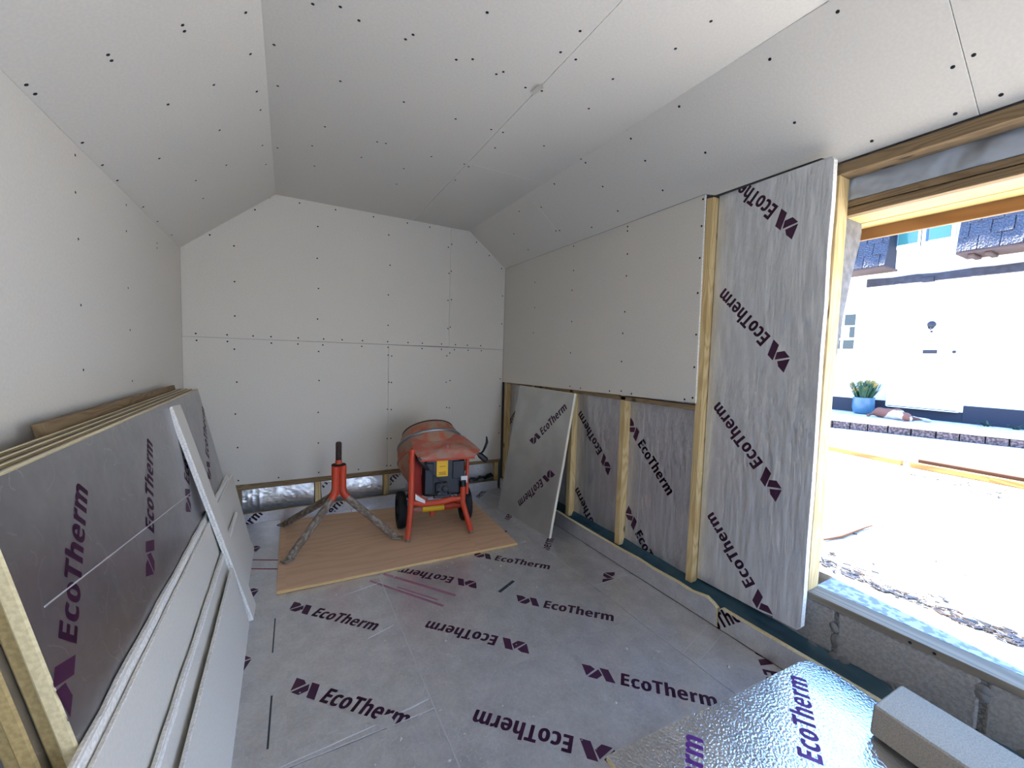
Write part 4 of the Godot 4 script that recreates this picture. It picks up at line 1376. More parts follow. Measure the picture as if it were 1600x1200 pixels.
# ------------------------------------------------------------------ a body as one skin round tapered bones
func skin(bones: Array, cell: float, k: float, tint: Callable) -> ArrayMesh:
	var lo := Vector3(1e9, 1e9, 1e9)
	var hi := -lo
	for b in bones:
		var r := maxf(b[2], b[3]) + cell * 2.0
		lo = lo.min(b[0].min(b[1]) - Vector3.ONE * r)
		hi = hi.max(b[0].max(b[1]) + Vector3.ONE * r)
	var n := Vector3i(((hi - lo) / cell).ceil()) + Vector3i.ONE
	var F := PackedFloat32Array()
	F.resize(n.x * n.y * n.z)
	F.fill(1.0)
	for b in bones:
		var a: Vector3 = b[0]
		var ab: Vector3 = b[1] - b[0]
		var l2 := maxf(ab.length_squared(), 1e-9)
		var r := maxf(b[2], b[3]) + k + cell * 2.0
		var i0 := Vector3i(((b[0].min(b[1]) - Vector3.ONE * r - lo) / cell).floor()).clamp(Vector3i.ZERO, n - Vector3i.ONE)
		var i1 := Vector3i(((b[0].max(b[1]) + Vector3.ONE * r - lo) / cell).ceil()).clamp(Vector3i.ZERO, n - Vector3i.ONE)
		for z in range(i0.z, i1.z + 1):
			for y in range(i0.y, i1.y + 1):
				for x in range(i0.x, i1.x + 1):
					var p := lo + Vector3(x, y, z) * cell
					var t := clampf((p - a).dot(ab) / l2, 0.0, 1.0)
					var d := p.distance_to(a + ab * t) - lerpf(b[2], b[3], t)
					var i := (z * n.y + y) * n.x + x
					var o := F[i]
					var h := maxf(k - absf(o - d), 0.0) / k
					F[i] = minf(o, d) - h * h * k * 0.25
	var vid := {}
	var vs := PackedVector3Array()
	var corner := [Vector3i(0, 0, 0), Vector3i(1, 0, 0), Vector3i(0, 1, 0), Vector3i(1, 1, 0), Vector3i(0, 0, 1), Vector3i(1, 0, 1), Vector3i(0, 1, 1), Vector3i(1, 1, 1)]
	var eds := [[0, 1], [2, 3], [4, 5], [6, 7], [0, 2], [1, 3], [4, 6], [5, 7], [0, 4], [1, 5], [2, 6], [3, 7]]
	for z in n.z - 1:
		for y in n.y - 1:
			for x in n.x - 1:
				var f := []
				var neg := 0
				for c in corner:
					var v := F[((z + c.z) * n.y + y + c.y) * n.x + x + c.x]
					f.append(v)
					if v < 0:
						neg += 1
				if neg == 0 or neg == 8:
					continue
				var s := Vector3.ZERO
				var m := 0
				for e in eds:
					var f0: float = f[e[0]]
					var f1: float = f[e[1]]
					if (f0 < 0) != (f1 < 0):
						s += Vector3(corner[e[0]]).lerp(Vector3(corner[e[1]]), f0 / (f0 - f1))
						m += 1
				vid[(z * n.y + y) * n.x + x] = vs.size()
				vs.append(lo + (Vector3(x, y, z) + s / m) * cell)
	var idx := PackedInt32Array()
	var st := [1, n.x, n.x * n.y]
	for z in range(1, n.z - 1):
		for y in range(1, n.y - 1):
			for x in range(1, n.x - 1):
				var i := (z * n.y + y) * n.x + x
				for ax in 3:
					var f0 := F[i]
					var f1 := F[i + st[ax]]
					if (f0 < 0) == (f1 < 0):
						continue
					var u: int = st[(ax + 1) % 3]
					var v: int = st[(ax + 2) % 3]
					var q := [i - u - v, i - v, i, i - u]
					var ok := true
					for w in q:
						ok = ok and vid.has(w)
					if not ok:
						continue
					if f0 < 0:
						idx.append_array(PackedInt32Array([vid[q[0]], vid[q[2]], vid[q[1]], vid[q[0]], vid[q[3]], vid[q[2]]]))
					else:
						idx.append_array(PackedInt32Array([vid[q[0]], vid[q[1]], vid[q[2]], vid[q[0]], vid[q[2]], vid[q[3]]]))
	var nr := PackedVector3Array()
	nr.resize(vs.size())
	for t in range(0, idx.size(), 3):
		var nn := (vs[idx[t + 2]] - vs[idx[t]]).cross(vs[idx[t + 1]] - vs[idx[t]])
		for q in 3:
			nr[idx[t + q]] += nn
	var col := PackedColorArray()
	for i in vs.size():
		nr[i] = nr[i].normalized()
		col.append(tint.call(vs[i]))
	var arr := []
	arr.resize(Mesh.ARRAY_MAX)
	arr[Mesh.ARRAY_VERTEX] = vs
	arr[Mesh.ARRAY_NORMAL] = nr
	arr[Mesh.ARRAY_COLOR] = col
	arr[Mesh.ARRAY_INDEX] = idx
	var am := ArrayMesh.new()
	am.add_surface_from_arrays(Mesh.PRIMITIVE_TRIANGLES, arr)
	return am

func build_dog():
	var V := func(x: float, y: float, z: float) -> Vector3:
		return Vector3(x - 8.4, y - 0.642, z - 1.3)
	var b := [
		[V.call(8.47, 0.720, 1.11), V.call(8.41, 0.716, 1.24), 0.080, 0.074],
		[V.call(8.41, 0.716, 1.24), V.call(8.36, 0.726, 1.36), 0.074, 0.085],
		[V.call(8.36, 0.726, 1.36), V.call(8.30, 0.715, 1.45), 0.075, 0.052],
		[V.call(8.29, 0.712, 1.455), V.call(8.26, 0.705, 1.50), 0.054, 0.056],
		[V.call(8.25, 0.695, 1.515), V.call(8.225, 0.674, 1.575), 0.036, 0.024],
		[V.call(8.29, 0.745, 1.50), V.call(8.315, 0.735, 1.53), 0.018, 0.010],
		[V.call(8.40, 0.71, 1.40), V.call(8.46, 0.68, 1.50), 0.040, 0.026],
		[V.call(8.46, 0.68, 1.50), V.call(8.50, 0.668, 1.66), 0.024, 0.019],
		[V.call(8.50, 0.666, 1.66), V.call(8.50, 0.664, 1.70), 0.022, 0.020],
		[V.call(8.43, 0.70, 1.40), V.call(8.56, 0.675, 1.49), 0.036, 0.024],
		[V.call(8.56, 0.675, 1.49), V.call(8.66, 0.666, 1.60), 0.022, 0.020],
		[V.call(8.50, 0.71, 1.12), V.call(8.60, 0.685, 1.20), 0.060, 0.034],
		[V.call(8.60, 0.685, 1.20), V.call(8.68, 0.668, 1.12), 0.030, 0.020],
		[V.call(8.68, 0.668, 1.12), V.call(8.76, 0.664, 1.22), 0.020, 0.020],
		[V.call(8.46, 0.70, 1.05), V.call(8.38, 0.662, 0.99), 0.024, 0.014],
		[V.call(8.38, 0.662, 0.99), V.call(8.30, 0.658, 1.04), 0.014, 0.010]]
	var brown := Color(0.15, 0.058, 0.036)
	var whitec := Color(0.42, 0.38, 0.34)
	var tint := func(p: Vector3) -> Color:
		var q := p + Vector3(8.4, 0.642, 1.3)
		var c := brown
		var leg := q.x > 8.47 and q.z > 1.38
		var wv := 0.03 * sin(q.x * 31.0 + q.y * 23.0)
		if leg or (q.z > 1.28 + 0.9 * (q.y - 0.72) + wv and q.z < 1.455 + wv * 0.6 and q.y < 0.79):
			c = whitec
		if q.z > 1.555 and q.x < 8.3:
			c = whitec if q.z < 1.585 else Color(0.05, 0.03, 0.03)
		return c
	var m := skin(b, 0.011, 0.035, tint)
	m.surface_set_material(0, M.vc)
	var o := obj("dog", m, null, Transform3D(Basis(), Vector3(8.4, 0.642, 1.3)))
	tag(o, "brown and white dog lying on its side on the terrace by the door", "dog")


# ------------------------------------------------------------------ the stack that leans on the left wall
func build_stack():
	var up := Vector3(-0.25, 1.165, 0).normalized()
	var nrm := up.cross(EZ) * -1.0
	if nrm.x < 0:
		nrm = -nrm
	# face frame: x along -z so that z looks into the room
	var bs := Basis(-EZ, up, (-EZ).cross(up))
	var front := Vector3(-0.25, 0.003, 0)
	var t := 0.0275
	var labels := ["front foil faced insulation board with purple print, leaning in the stack on the left wall", "second insulation board of the leaning stack, just behind the printed front board", "third insulation board of the leaning stack, second from the pine board", "back insulation board of the stack, next to the leaning pine board"]
	for i in 4:
		var z0: float = [0.622, 0.63, 0.61, 0.625][i]
		var z1: float = [2.862, 2.845, 2.868, 2.85][i]
		var H: float = [1.196, 1.203, 1.210, 1.217][i]
		var poly := PackedVector2Array([Vector2(-z1, 0.0), Vector2(-z0, 0.0), Vector2(-z0, H), Vector2(-z1, H)])
		var o := MeshInstance3D.new()
		var mb := MB.new()
		mb.slab(M.foil_stack, M.pir_dark if i > 0 else M.pir, poly, t - 0.0012, 0.004)  # boards behind the front one get shade painted into their edge colour
		o = obj("insulation_board", mb.mesh(), null, Transform3D(bs, front - bs.z * (t * i) + up * 0.008 * 0.0))
		tag(o, labels[i], "insulation board", "insulation boards leaning on the left wall")
		# pale facing seen along the upper and the near edge
		var mf := MB.new()
		mf.cbox(M.pir_pale, Transform3D(Basis(), Vector3(-(z0 + z1) * 0.5, H + 0.0006, -0.0045)), Vector3(z1 - z0, 0.0012, 0.010), 0.0005)
		obj("facing_edge", mf.mesh(), o)
		if i == 0:
			for q in [[2.746, 0.78], [2.114, 0.782], [1.488, 0.778], [0.896, 0.769]]:
				var deg := 45.0
				lettering(o, -q[0], q[1], deg, poly)
			# a long scratch
			var sc := MB.new()
			sc.slab(M.tape, M.tape, P2([-2.802, 0.905, -1.485, 0.737, -1.485, 0.741, -2.802, 0.909]), 0.0006, 0.0001)
			obj("scratch", sc.mesh(), o, Transform3D(Basis(), Vector3(0, 0, 0.0007)))
	# pine board standing between the stack and the wall
	var fb := Transform3D(bs, Vector3(-0.366, 0.003, 0))
	var mb2 := MB.new()
	mb2.slab(M.pine_dark, M.pine_dark, P2([-2.27, 0.95, -0.62, 0.95, -0.62, 1.222, -2.27, 1.228]), 0.028, 0.003)
	mb2.slab(M.pine_dark, M.pine_dark, P2([-2.15, 0.0, -2.08, 0.0, -2.08, 0.95, -2.15, 0.95]), 0.028, 0.003)
	mb2.slab(M.pine_dark, M.pine_dark, P2([-0.8, 0.0, -0.73, 0.0, -0.73, 0.95, -0.8, 0.95]), 0.028, 0.003)
	var pb := obj("pine_board", mb2.mesh(), null, fb)
	tag(pb, "knotty pine board standing between the insulation stack and the left wall", "timber")


# ------------------------------------------------------------------ plasterboard offcuts leaning on the stack
func sheet_piece(xb: float, t: float, zn: float, zf: float, zf_top: float, hn: float, hf: float, label: String, torn: float):
	var up := Vector3(-0.2146, 1.0, 0).normalized()
	var bs := Basis(-EZ, up, (-EZ).cross(up))
	var l := PackedVector2Array([Vector2(-zn, 0.0), Vector2(-zf, 0.0), Vector2(-zf_top, hf)])
	var n := 26
	for i in range(1, n):
		var u := float(i) / n
		l.append(Vector2(lerpf(-zf_top, -zn, u), lerpf(hf, hn, u) + rng.randf_range(-torn, torn)))
	l.append(Vector2(-zn, hn))
	var o := slab("plasterboard_offcut", M.plaster, M.gypsum, l, t, Transform3D(bs, Vector3(xb, 0.003, 0)), null, 0.002)
	if torn > 0.0025:
		var te := PackedVector2Array()
		var m := 40
		for i in m + 1:
			var u := float(i) / m
			te.append(Vector2(lerpf(-zf_top, -zn, u), lerpf(hf, hn, u) - 0.0035 - torn))
		for i in m + 1:
			var u := 1.0 - float(i) / m
			te.append(Vector2(lerpf(-zf_top, -zn, u), lerpf(hf, hn, u) - torn * 7.0 + rng.randf_range(-0.004, 0.004)))
		obj("torn_edge", slab_mesh(M.gypsum, M.gypsum, te, 0.0012, 0.0004), o, Transform3D(Basis(), Vector3(0, 0, 0.0010)))
	tag(o, label, "plasterboard", "plasterboard offcuts leaning on the stack")

func build_offcuts():
	sheet_piece(-0.2335, 0.0135, 3.05, 0.555, 0.56, 0.628, 0.568, "rear plasterboard offcut with a thick torn white top edge, leaning on the foil stack", 0.004)
	sheet_piece(-0.2190, 0.0125, 3.05, 0.50, 0.47, 0.598, 0.545, "second plasterboard offcut from the foil stack, a little lower than the torn rear one", 0.001)
	sheet_piece(-0.1985, 0.0140, 3.05, 0.568, 0.83, 0.412, 0.385, "third plasterboard offcut with a torn top edge and slanted far end", 0.003)
	sheet_piece(-0.1680, 0.0140, 3.05, 1.53, 1.53, 0.338, 0.328, "lowest and frontmost plasterboard offcut leaning by the floor", 0.001)
	# the narrow double strip that leans over them
	var p := thing("plasterboard_strip", Vector3(-0.150, 0.004, 1.43))
	tag(p, "narrow double plasterboard strip leaning upright across the offcuts and the foil stack", "plasterboard")
	var up := Vector3(-0.330, 1.140, -0.075).normalized()
	var ua := -EZ
	ua = (ua - up * ua.dot(up)).normalized()
	var f := Transform3D(Basis(ua, up, ua.cross(up)), Vector3.ZERO)
	for i in 2:
		var l := R2(-0.083, 0.0, 0.083, 1.19 - 0.004 * i)
		obj("layer", slab_mesh(M.plaster, M.gypsum, l, 0.0118, 0.0015), p, Transform3D(f.basis, -f.basis.z * 0.0128 * i + f.basis.x * 0.004 * i))


func build_lean_board():
	var o := Vector3(1.779, 0.001, 0.582)
	var f := FR(o, Vector3(0.077, 0, 0.997), Vector3(0.215, 0.977, -0.017))
	if f.basis.z.x > 0:
		f.basis = Basis(f.basis.x, f.basis.y, f.basis.x.cross(f.basis.y))
	var poly := P2([0, 0, 0.783, 0, 0.772, 0.3, 0.765, 0.6, 0.750, 0.9, 0.739, 1.183, -0.066, 1.193, -0.027, 0.572])
	var b := slab("insulation_board", M.foil_lean, M.pir_pale, poly, 0.024, f, null, 0.003)
	tag(b, "foil faced insulation board leaning on the studs behind the cement mixer", "insulation board")
	for q in [[0.437, 0.778, 47.5], [0.534, 0.42, 227.5], [0.06, 0.40, 46.0], [0.10, 0.80, 227.5]]:
		if q[0] > 0.3:
			lettering(b, q[0], q[1], q[2], poly, null, 0.93)


func build_ply():
	var mb := MB.new()
	var c := [Vector2(-0.050, 1.296), Vector2(1.555, 1.350), Vector2(1.612, 0.300), Vector2(-0.036, 0.120)]
	var layers := [[0.001, 0.005, M.ply_core], [0.005, 0.009, M.ply_edge], [0.009, 0.0125, M.ply_core]]
	var poly := PackedVector2Array()
	for p in c:
		poly.append(Vector2(p.x, -p.y))
	mb.slab(M.ply, M.ply_edge, poly, 0.018, 0.0015)
	var o := obj("plywood_sheet", mb.mesh(), null, Transform3D(Basis(EX, -EZ, EY), Vector3(0, 0.0195, 0)))
	tag(o, "brown plywood sheet lying on the foil floor under the cement mixer and its stand", "plywood")


# ------------------------------------------------------------------ the mixer's three-legged stand
func build_stand():
	var p := thing("mixer_stand", Vector3(0.355, 0.0195, 0.68))
	tag(p, "three-legged orange and mortar-grey mixer stand with a rusty upright pin", "stand")
	var feet := [Vector3(-0.335, 0.016, 0.235), Vector3(0.385, 0.016, 0.205), Vector3(-0.365, 0.016, -0.405)]
	for ft in feet:
		var h := Vector3(ft.x, 0, ft.z).normalized()
		var a := h * 0.031
		var top := a + Vector3(0, 0.565, 0)
		var knee := a + Vector3(0, 0.385, 0)
		var n1 := a + h * 0.012 + Vector3(0, 0.345, 0)
		var n2 := a + h * 0.045 + Vector3(0, 0.305, 0)
		var mb := MB.new()
		mb.tube(M.orange, [top, top.lerp(knee, 0.5), knee, n1, n2], 0.0265, 16)
		var leg := obj("leg", mb.mesh(), p)
		mb = MB.new()
		var e: Vector3 = ft
		mb.tube(M.mortar_leg, [n2 + (n1 - n2) * 0.2, n2.lerp(e, 0.25), n2.lerp(e, 0.5), n2.lerp(e, 0.75), n2.lerp(e, 0.93), e + h * 0.01], [0.0268, 0.0275, 0.0265, 0.027, 0.026, 0.017], 16)
		obj("mortar_coat", mb.mesh(), leg)
		mb = MB.new()
		mb.cbox(M.mortar_leg, Transform3D(FR(Vector3.ZERO, h, EY).basis, e + h * 0.014 + Vector3(0, -0.006, 0)), Vector3(0.075, 0.012, 0.056), 0.004)
		obj("foot", mb.mesh(), leg)
	var mb2 := MB.new()
	mb2.tube(M.rust, [Vector3(0, 0.60, 0), Vector3(0, 0.735, 0), Vector3(0, 0.742, 0)], [0.0215, 0.0215, 0.016], 16)
	obj("pin", mb2.mesh(), p)
	mb2 = MB.new()
	mb2.tube(M.orange, [Vector3(0, 0.34, 0), Vector3(0, 0.60, 0), Vector3(0, 0.612, 0)], [0.024, 0.024, 0.020], 16)
	obj("socket", mb2.mesh(), p)
	mb2 = MB.new()
	mb2.lathe(M.rust, [Vector2(0.001, 0.566), Vector2(0.050, 0.566), Vector2(0.052, 0.569), Vector2(0.050, 0.572), Vector2(0.022, 0.577)], Transform3D(), 20, true)
	obj("cap_plate", mb2.mesh(), p)


# ------------------------------------------------------------------ the cement mixer
func build_mixer():
	var p := thing("cement_mixer", Vector3(1.075, 0.0195, 0.87), -deg_to_rad(7.5))
	tag(p, "orange cement mixer with mortar-crusted drum and black engine, on the plywood", "cement mixer")
	# drum: turned about a tilted axis, mouth up and towards the back
	var ax := Vector3(-0.06, 0.78, -0.62).normalized()
	var xa := ax.cross(EZ).normalized()
	var xf := Transform3D(Basis(xa, ax, xa.cross(ax)), Vector3(-0.005, 0.545, -0.21))
	var mb := MB.new()
	mb.lathe(M.drum, [Vector2(0.001, -0.255), Vector2(0.10, -0.250), Vector2(0.17, -0.232), Vector2(0.215, -0.19), Vector2(0.268, -0.08), Vector2(0.282, -0.03), Vector2(0.285, 0.03), Vector2(0.281, 0.08), Vector2(0.268, 0.13), Vector2(0.245, 0.19), Vector2(0.222, 0.235), Vector2(0.215, 0.245), Vector2(0.208, 0.24), Vector2(0.24, 0.18), Vector2(0.270, 0.08), Vector2(0.272, 0.0), Vector2(0.205, -0.18), Vector2(0.09, -0.235), Vector2(0.001, -0.24)], xf, 40, true)
	var drum := obj("drum", mb.mesh(), p)
	mb = MB.new()
	var ring := []
	for k in 41:
		var a := TAU * k / 40
		ring.append(xf * Vector3(cos(a) * 0.216, 0.243, sin(a) * 0.216))
	mb.tube(M.rust, ring, 0.008, 8)
	obj("mouth_rim", mb.mesh(), drum)
	mb = MB.new()
	ring = []
	for k in 41:
		var a := TAU * k / 40
		ring.append(xf * Vector3(cos(a) * 0.284, 0.0, sin(a) * 0.284))
	mb.tube(M.dusty, ring, 0.010, 8)
	obj("belly_seam", mb.mesh(), drum)
	mb = MB.new()
	ring = []
	for k in 41:
		var a := TAU * k / 40
		ring.append(xf * Vector3(cos(a) * 0.272, 0.125, sin(a) * 0.272))
	mb.tube(M.steel, ring, 0.009, 8, 1.5)
	obj("drum_band", mb.mesh(), drum)  # steel ring added to give the bright crescent of light on the drum
	# cradle behind the engine that carries the drum
	mb = MB.new()
	mb.tube(M.orange, [Vector3(-0.215, 0.60, 0.0), Vector3(-0.20, 0.42, -0.12), Vector3(-0.10, 0.30, -0.16), Vector3(0.06, 0.28, -0.16), Vector3(0.18, 0.34, -0.12), Vector3(0.225, 0.50, -0.02)], 0.02, 12)
	obj("cradle", mb.mesh(), p)
	# legs
	mb = MB.new()
	mb.tube(M.orange, [Vector3(-0.212, 0.69, 0.06), Vector3(-0.218, 0.55, 0.08), Vector3(-0.222, 0.36, 0.10), Vector3(-0.226, 0.255, 0.11), Vector3(-0.236, 0.15, 0.124), Vector3(-0.250, 0.022, 0.14)], [0.024, 0.024, 0.023, 0.022, 0.0215, 0.021], 14)
	var lg := obj("leg", mb.mesh(), p)
	mb = MB.new()
	mb.tube(M.mortar_leg, [Vector3(-0.2495, 0.024, 0.14), Vector3(-0.2515, 0.002, 0.142)], 0.0202, 14)
	obj("foot", mb.mesh(), lg)
	mb = MB.new()
	mb.tube(M.orange, [Vector3(0.182, 0.40, 0.10), Vector3(0.181, 0.30, 0.11), Vector3(0.180, 0.255, 0.112), Vector3(0.195, 0.20, 0.116), Vector3(0.222, 0.105, 0.13), Vector3(0.244, 0.022, 0.14)], 0.0215, 14)
	lg = obj("leg", mb.mesh(), p)
	mb = MB.new()
	mb.tube(M.mortar_leg, [Vector3(0.2435, 0.024, 0.14), Vector3(0.250, 0.002, 0.142)], 0.0205, 14)
	obj("foot", mb.mesh(), lg)
	mb = MB.new()
	mb.tube(M.black, [Vector3(0.182, 0.425, 0.10), Vector3(0.182, 0.40, 0.10), Vector3(0.182, 0.38, 0.101)], 0.026, 14)
	obj("leg_clamp", mb.mesh(), p)
	# right post and left side plate
	bar("side_post", M.orange, Vector3(0.215, 0.30, 0.045), Vector3(0.238, 0.635, 0.075), p, 0.004)
	mb = MB.new()
	mb.hexa(M.red_dark, M.orange, [Vector3(-0.205, 0.30, 0.075), Vector3(-0.205, 0.66, 0.06), Vector3(-0.205, 0.70, -0.16), Vector3(-0.205, 0.36, -0.16)], [Vector3(-0.199, 0.30, 0.075), Vector3(-0.199, 0.66, 0.06), Vector3(-0.199, 0.70, -0.16), Vector3(-0.199, 0.36, -0.16)])
	obj("side_plate", mb.mesh(), p)
	mb = MB.new()
	mb.hexa(M.red_dark, M.red_dark, [Vector3(-0.20, 0.30, 0.062), Vector3(-0.128, 0.295, 0.03), Vector3(-0.128, 0.645, 0.03), Vector3(-0.20, 0.655, 0.062)], [Vector3(-0.20, 0.30, 0.056), Vector3(-0.128, 0.295, 0.024), Vector3(-0.128, 0.645, 0.024), Vector3(-0.20, 0.655, 0.056)])
	obj("inner_plate", mb.mesh(), p)
	# cross bar, slightly bowed, with a white label
	mb = MB.new()
	mb.tube(M.orange, [Vector3(-0.225, 0.285, 0.092), Vector3(-0.12, 0.268, 0.10), Vector3(0.0, 0.268, 0.105), Vector3(0.09, 0.284, 0.105), Vector3(0.185, 0.285, 0.10)], 0.021, 12, 1.15)
	obj("cross_bar", mb.mesh(), p)
	mb = MB.new()
	mb.hexa(M.orange, M.orange, [Vector3(-0.215, 0.285, 0.09), Vector3(-0.10, 0.27, 0.09), Vector3(-0.10, 0.30, 0.088), Vector3(-0.215, 0.365, 0.088)], [Vector3(-0.215, 0.285, 0.082), Vector3(-0.10, 0.27, 0.082), Vector3(-0.10, 0.30, 0.08), Vector3(-0.215, 0.365, 0.08)])
	var gs := obj("gusset", mb.mesh(), p)
	mb = MB.new()
	mb.hexa(M.label_white, M.label_white, [Vector3(-0.194, 0.310, 0.118), Vector3(-0.122, 0.279, 0.128), Vector3(-0.118, 0.300, 0.124), Vector3(-0.192, 0.350, 0.110)], [Vector3(-0.194, 0.310, 0.112), Vector3(-0.122, 0.279, 0.120), Vector3(-0.118, 0.300, 0.118), Vector3(-0.192, 0.350, 0.086)])
	obj("label_sticker", mb.mesh(), gs)
	# engine
	mb = MB.new()
	var fs := [[-0.10, 0.0], [0.02, 0.0], [0.06, 0.006], [0.08, 0.03]]
	var outl := [Vector2(-0.128, 0.315), Vector2(-0.09, 0.302), Vector2(0.17, 0.302), Vector2(0.205, 0.33), Vector2(0.212, 0.45), Vector2(0.205, 0.59), Vector2(0.17, 0.615), Vector2(-0.09, 0.622), Vector2(-0.135, 0.60), Vector2(-0.138, 0.45)]
	var rows := []
	for q in fs:
		var row := PackedVector3Array()
		for k in outl.size() + 1:
			var v: Vector2 = outl[k % outl.size()]
			var c := Vector2(0.04, 0.46)
			var d := (v - c)
			v = c + d * (1.0 - q[1] / d.length())
			row.append(Vector3(v.x, v.y, q[0]))
		rows.append(row)
	mb.sheet(M.black, rows, true, false)
	var last = rows[rows.size() - 1]
	for k in outl.size():
		mb.ftri(M.black, Vector3(0.04, 0.46, 0.082), last[k], last[k + 1])
	var en := obj("engine", mb.mesh(), p)
	bar("engine_panel", M.black, Vector3(0.10, 0.44, 0.07), Vector3(0.195, 0.585, 0.088), en, 0.004)
	bar("engine_panel", M.black, Vector3(-0.12, 0.33, 0.07), Vector3(-0.05, 0.58, 0.086), en, 0.006)
	var yl := bar("warning_label", M.yellow, Vector3(-0.027, 0.466, 0.080), Vector3(0.063, 0.598, 0.0845), en, 0.001)
	for q in [[0.480, 0.07], [0.489, 0.05], [0.498, 0.06], [0.545, 0.045]]:
		bar("label_line", M.label_ink, Vector3(0.018 - q[1] * 0.5, q[0], 0.0844), Vector3(0.018 + q[1] * 0.5, q[0] + 0.0035, 0.0848), en, 0.0001)
	var wl := bar("white_label", M.label_white, Vector3(0.168, 0.40, 0.088), Vector3(0.221, 0.458, 0.0915), en, 0.001)
	# gear casing: a block with bosses, fins and bolts
	mb = MB.new()
	mb.cbox(M.gear, Transform3D(Basis(EZ, 0.05), Vector3(0.012, 0.37, 0.088)), Vector3(0.10, 0.105, 0.045), 0.008)
	mb.cbox(M.gear, Transform3D(Basis(), Vector3(0.02, 0.312, 0.085)), Vector3(0.14, 0.03, 0.04), 0.006)
	mb.lathe(M.gear, [Vector2(0.001, 0.03), Vector2(0.022, 0.03), Vector2(0.026, 0.022), Vector2(0.026, 0.0)], Transform3D(Basis(EX, PI * 0.5), Vector3(0.035, 0.375, 0.105)), 18)
	mb.lathe(M.gear, [Vector2(0.001, 0.03), Vector2(0.012, 0.03), Vector2(0.015, 0.022), Vector2(0.015, 0.0)], Transform3D(Basis(EX, PI * 0.5), Vector3(-0.015, 0.345, 0.105)), 14)
	var gc := obj("gear_casing", mb.mesh(), en)
	mb = MB.new()
	for q in [[-0.02, 0.405], [-0.02, 0.395], [-0.02, 0.385]]:
		mb.cbox(M.black, Transform3D(Basis(), Vector3(q[0], q[1], 0.112)), Vector3(0.038, 0.004, 0.006), 0.001)
	obj("vent_slots", mb.mesh(), en)
	# starter cord
	mb = MB.new()
	mb.tube(M.gear, [Vector3(-0.13, 0.585, 0.115), Vector3(-0.09, 0.54, 0.115), Vector3(-0.02, 0.46, 0.118), Vector3(0.04, 0.395, 0.13), Vector3(0.065, 0.345, 0.128), Vector3(0.11, 0.315, 0.12), Vector3(0.15, 0.302, 0.115)], 0.0038, 8)
	obj("cable", mb.mesh(), p)
	mb = MB.new()
	mb.tube(M.black, [Vector3(-0.178, 0.635, 0.125), Vector3(-0.155, 0.605, 0.128), Vector3(-0.13, 0.575, 0.122), Vector3(-0.10, 0.535, 0.118)], [0.02, 0.022, 0.018, 0.009], 12)
	obj("cable_grip", mb.mesh(), p)
	# hood over the engine: pressed sheet with an arched bulge
	var top := []
	var under := []
	for i in 15:
		var r1 := PackedVector3Array()
		var r2 := PackedVector3Array()
		var v := i / 14.0
		for j in 25:
			var u := j / 24.0
			var x: float
			var y: float
			var z: float
			if v < 0.2:
				var s := v / 0.2
				z = 0.142 - 0.004 * s
				y = lerpf(0.615, 0.660, s)
			else:
				var s := (v - 0.2) / 0.8
				z = lerpf(0.138, -0.10, s)
				y = 0.660 + 0.112 * pow(s, 0.75)
			var xl := lerpf(-0.165, -0.205, clampf((v - 0.1) * 3.0, 0, 1))
			var xr := lerpf(0.262, 0.300, clampf((v - 0.05) * 6.0, 0, 1))
			if v > 0.35:
				xr = lerpf(0.325, 0.235, (v - 0.35) / 0.65)
			x = lerpf(xl, xr, u)
			if v >= 0.2:
				y -= 0.030 * pow(absf(u - 0.5) * 2.0, 3.0)
				# the lens-shaped bulge near the lip
				var bx := (u - 0.58) / 0.36
				var bv := (v - 0.2) / 0.34
				if absf(bx) < 1.0 and bv < (1.0 - bx * bx):
					y += 0.014 * minf(1.0, 3.0 * ((1.0 - bx * bx) - bv)) 
					z += 0.004
			r1.append(Vector3(x, y, z))
			r2.append(Vector3(x, y - 0.004, z - 0.003))
		top.append(r1)
		under.append(r2)
	mb = MB.new()
	mb.sheet(M.dusty, top, false, false, 0.5, 0.4)
	mb.sheet(M.red_dark, under, false, true, 0.5, 0.4)
	var hood := obj("hood", mb.mesh(), p)
	mb = MB.new()
	var lip := []
	for j in 25:
		lip.append(top[0][j])
	mb.tube(M.orange, lip, 0.007, 8)
	obj("hood_lip", mb.mesh(), hood)
	mb = MB.new()
	mb.lathe(M.steel, [Vector2(0.001, 0.008), Vector2(0.010, 0.007), Vector2(0.012, 0.0)], Transform3D(Basis(EX, 0.6), Vector3(0.052, 0.706, 0.10)), 10)
	obj("hood_bolt", mb.mesh(), hood)
	# tipping lever at the right
	mb = MB.new()
	mb.tube(M.black, [Vector3(0.325, 0.618, 0.02), Vector3(0.345, 0.602, 0.02), Vector3(0.392, 0.560, 0.02), Vector3(0.402, 0.550, 0.02)], [0.012, 0.024, 0.026, 0.020], 12)
	obj("lever_grip", mb.mesh(), p)
	mb = MB.new()
	mb.tube(M.black, [Vector3(0.352, 0.605, 0.0), Vector3(0.378, 0.628, 0.0), Vector3(0.396, 0.665, 0.0), Vector3(0.410, 0.705, 0.0), Vector3(0.405, 0.752, 0.0)], [0.013, 0.014, 0.017, 0.018, 0.008], 10, 0.6)
	obj("lever_handle", mb.mesh(), p)
	mb = MB.new()
	mb.tube(M.orange, [Vector3(0.22, 0.635, 0.0), Vector3(0.325, 0.62, 0.015)], 0.014, 10)
	obj("lever_shaft", mb.mesh(), p)
	# axle and wheels
	mb = MB.new()
	mb.tube(M.dusty, [Vector3(-0.25, 0.145, -0.14), Vector3(-0.10, 0.145, -0.125)], 0.029, 12)
	mb.tube(M.yellow, [Vector3(-0.10, 0.145, -0.125), Vector3(0.08, 0.145, -0.125)], 0.0295, 12)
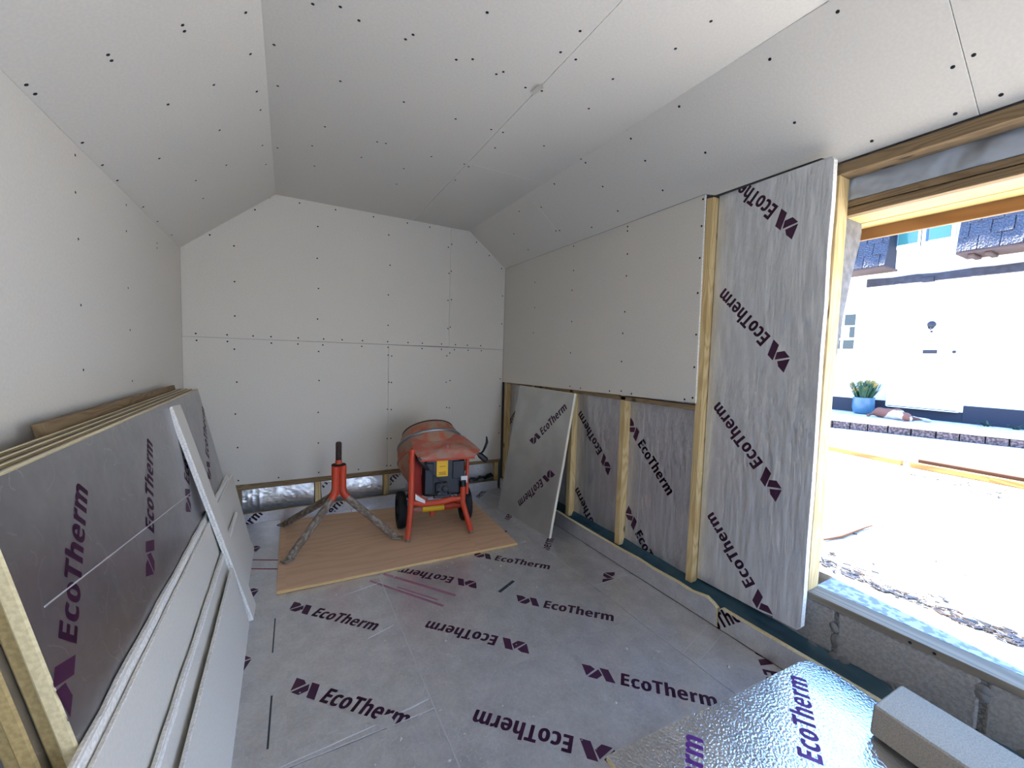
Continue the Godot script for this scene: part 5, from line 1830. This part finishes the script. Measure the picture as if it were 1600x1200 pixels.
	mb.tube(M.orange, [Vector3(0.08, 0.145, -0.125), Vector3(0.26, 0.145, -0.14)], 0.029, 12)
	obj("axle", mb.mesh(), p)
	bar("axle_bracket", M.orange, Vector3(-0.035, 0.08, -0.14), Vector3(0.0, 0.128, -0.112), p, 0.003)
	for sx in [-1.0, 1.0]:
		var c := Vector3(0.268 * sx, 0.147, -0.15)
		mb = MB.new()
		mb.lathe(M.rubber, [Vector2(0.085, -0.030), Vector2(0.12, -0.036), Vector2(0.140, -0.032), Vector2(0.1465, -0.018), Vector2(0.1465, 0.018), Vector2(0.140, 0.032), Vector2(0.12, 0.036), Vector2(0.085, 0.030), Vector2(0.085, -0.030)], Transform3D(Basis(EZ, PI * 0.5), c), 36, true)
		var wh := obj("wheel", mb.mesh(), p)
		mb = MB.new()
		mb.lathe(M.black, [Vector2(0.001, -0.022), Vector2(0.03, -0.028), Vector2(0.035, -0.012), Vector2(0.086, -0.010), Vector2(0.086, 0.010), Vector2(0.035, 0.012), Vector2(0.03, 0.028), Vector2(0.001, 0.022)], Transform3D(Basis(EZ, PI * 0.5), c), 24, true)
		obj("hub", mb.mesh(), wh)
		mb = MB.new()
		mb.tube(M.orange, [Vector3(0.20 * sx, 0.145, -0.14), Vector3(0.205 * sx, 0.25, -0.06), Vector3(0.205 * sx, 0.31, 0.06)], 0.018, 10)
		obj("axle_strut", mb.mesh(), p)


# ------------------------------------------------------------------ what lies at the front right
func build_front_objects():
	# loose foil board on the floor, its far corner propped on the floor strip
	var a := Vector3(0.957, 0.085, 3.007)
	var f := FR(a, Vector3(0.991, 0.064, 0.118), Vector3(0.112, 0.086, -0.99))
	var poly := P2([0.0, 0.0, 0.30, 0.003, 0.6, -0.002, 0.85, 0.004, 1.0, 0.006, 1.051, -0.008, 1.085, -0.08, 1.098, -0.241, 1.12, -0.90, 0.06, -0.97])
	var o := slab("insulation_board", M.foil_bright, M.pir, poly, 0.024, f, null, 0.002)
	tag(o, "loose crinkled foil board lying tilted on the floor beside the grey block", "insulation board")
	lettering(o, 0.655, -0.302, 39.8, poly, M.ink_bright, 0.935)
	lettering(o, 0.06, -0.355, 43.0, poly, M.ink_bright)
	lettering(o, 0.66, -0.92, 42.0, poly, M.ink_bright)
	# grey block
	var w := Vector3(0.205, 0.115, 0.44)
	var mb := MB.new()
	mb.cbox(M.aerated, Transform3D(), w, 0.006)
	var k := obj("concrete_block", mb.mesh(), null, Transform3D(Basis(EY, -0.055) * Basis(EX, 0.05) * Basis(EZ, 0.03), Vector3(1.914, 0.177, 3.64)))
	tag(k, "grey aerated concrete block lying on the loose foil board below the sill", "block")
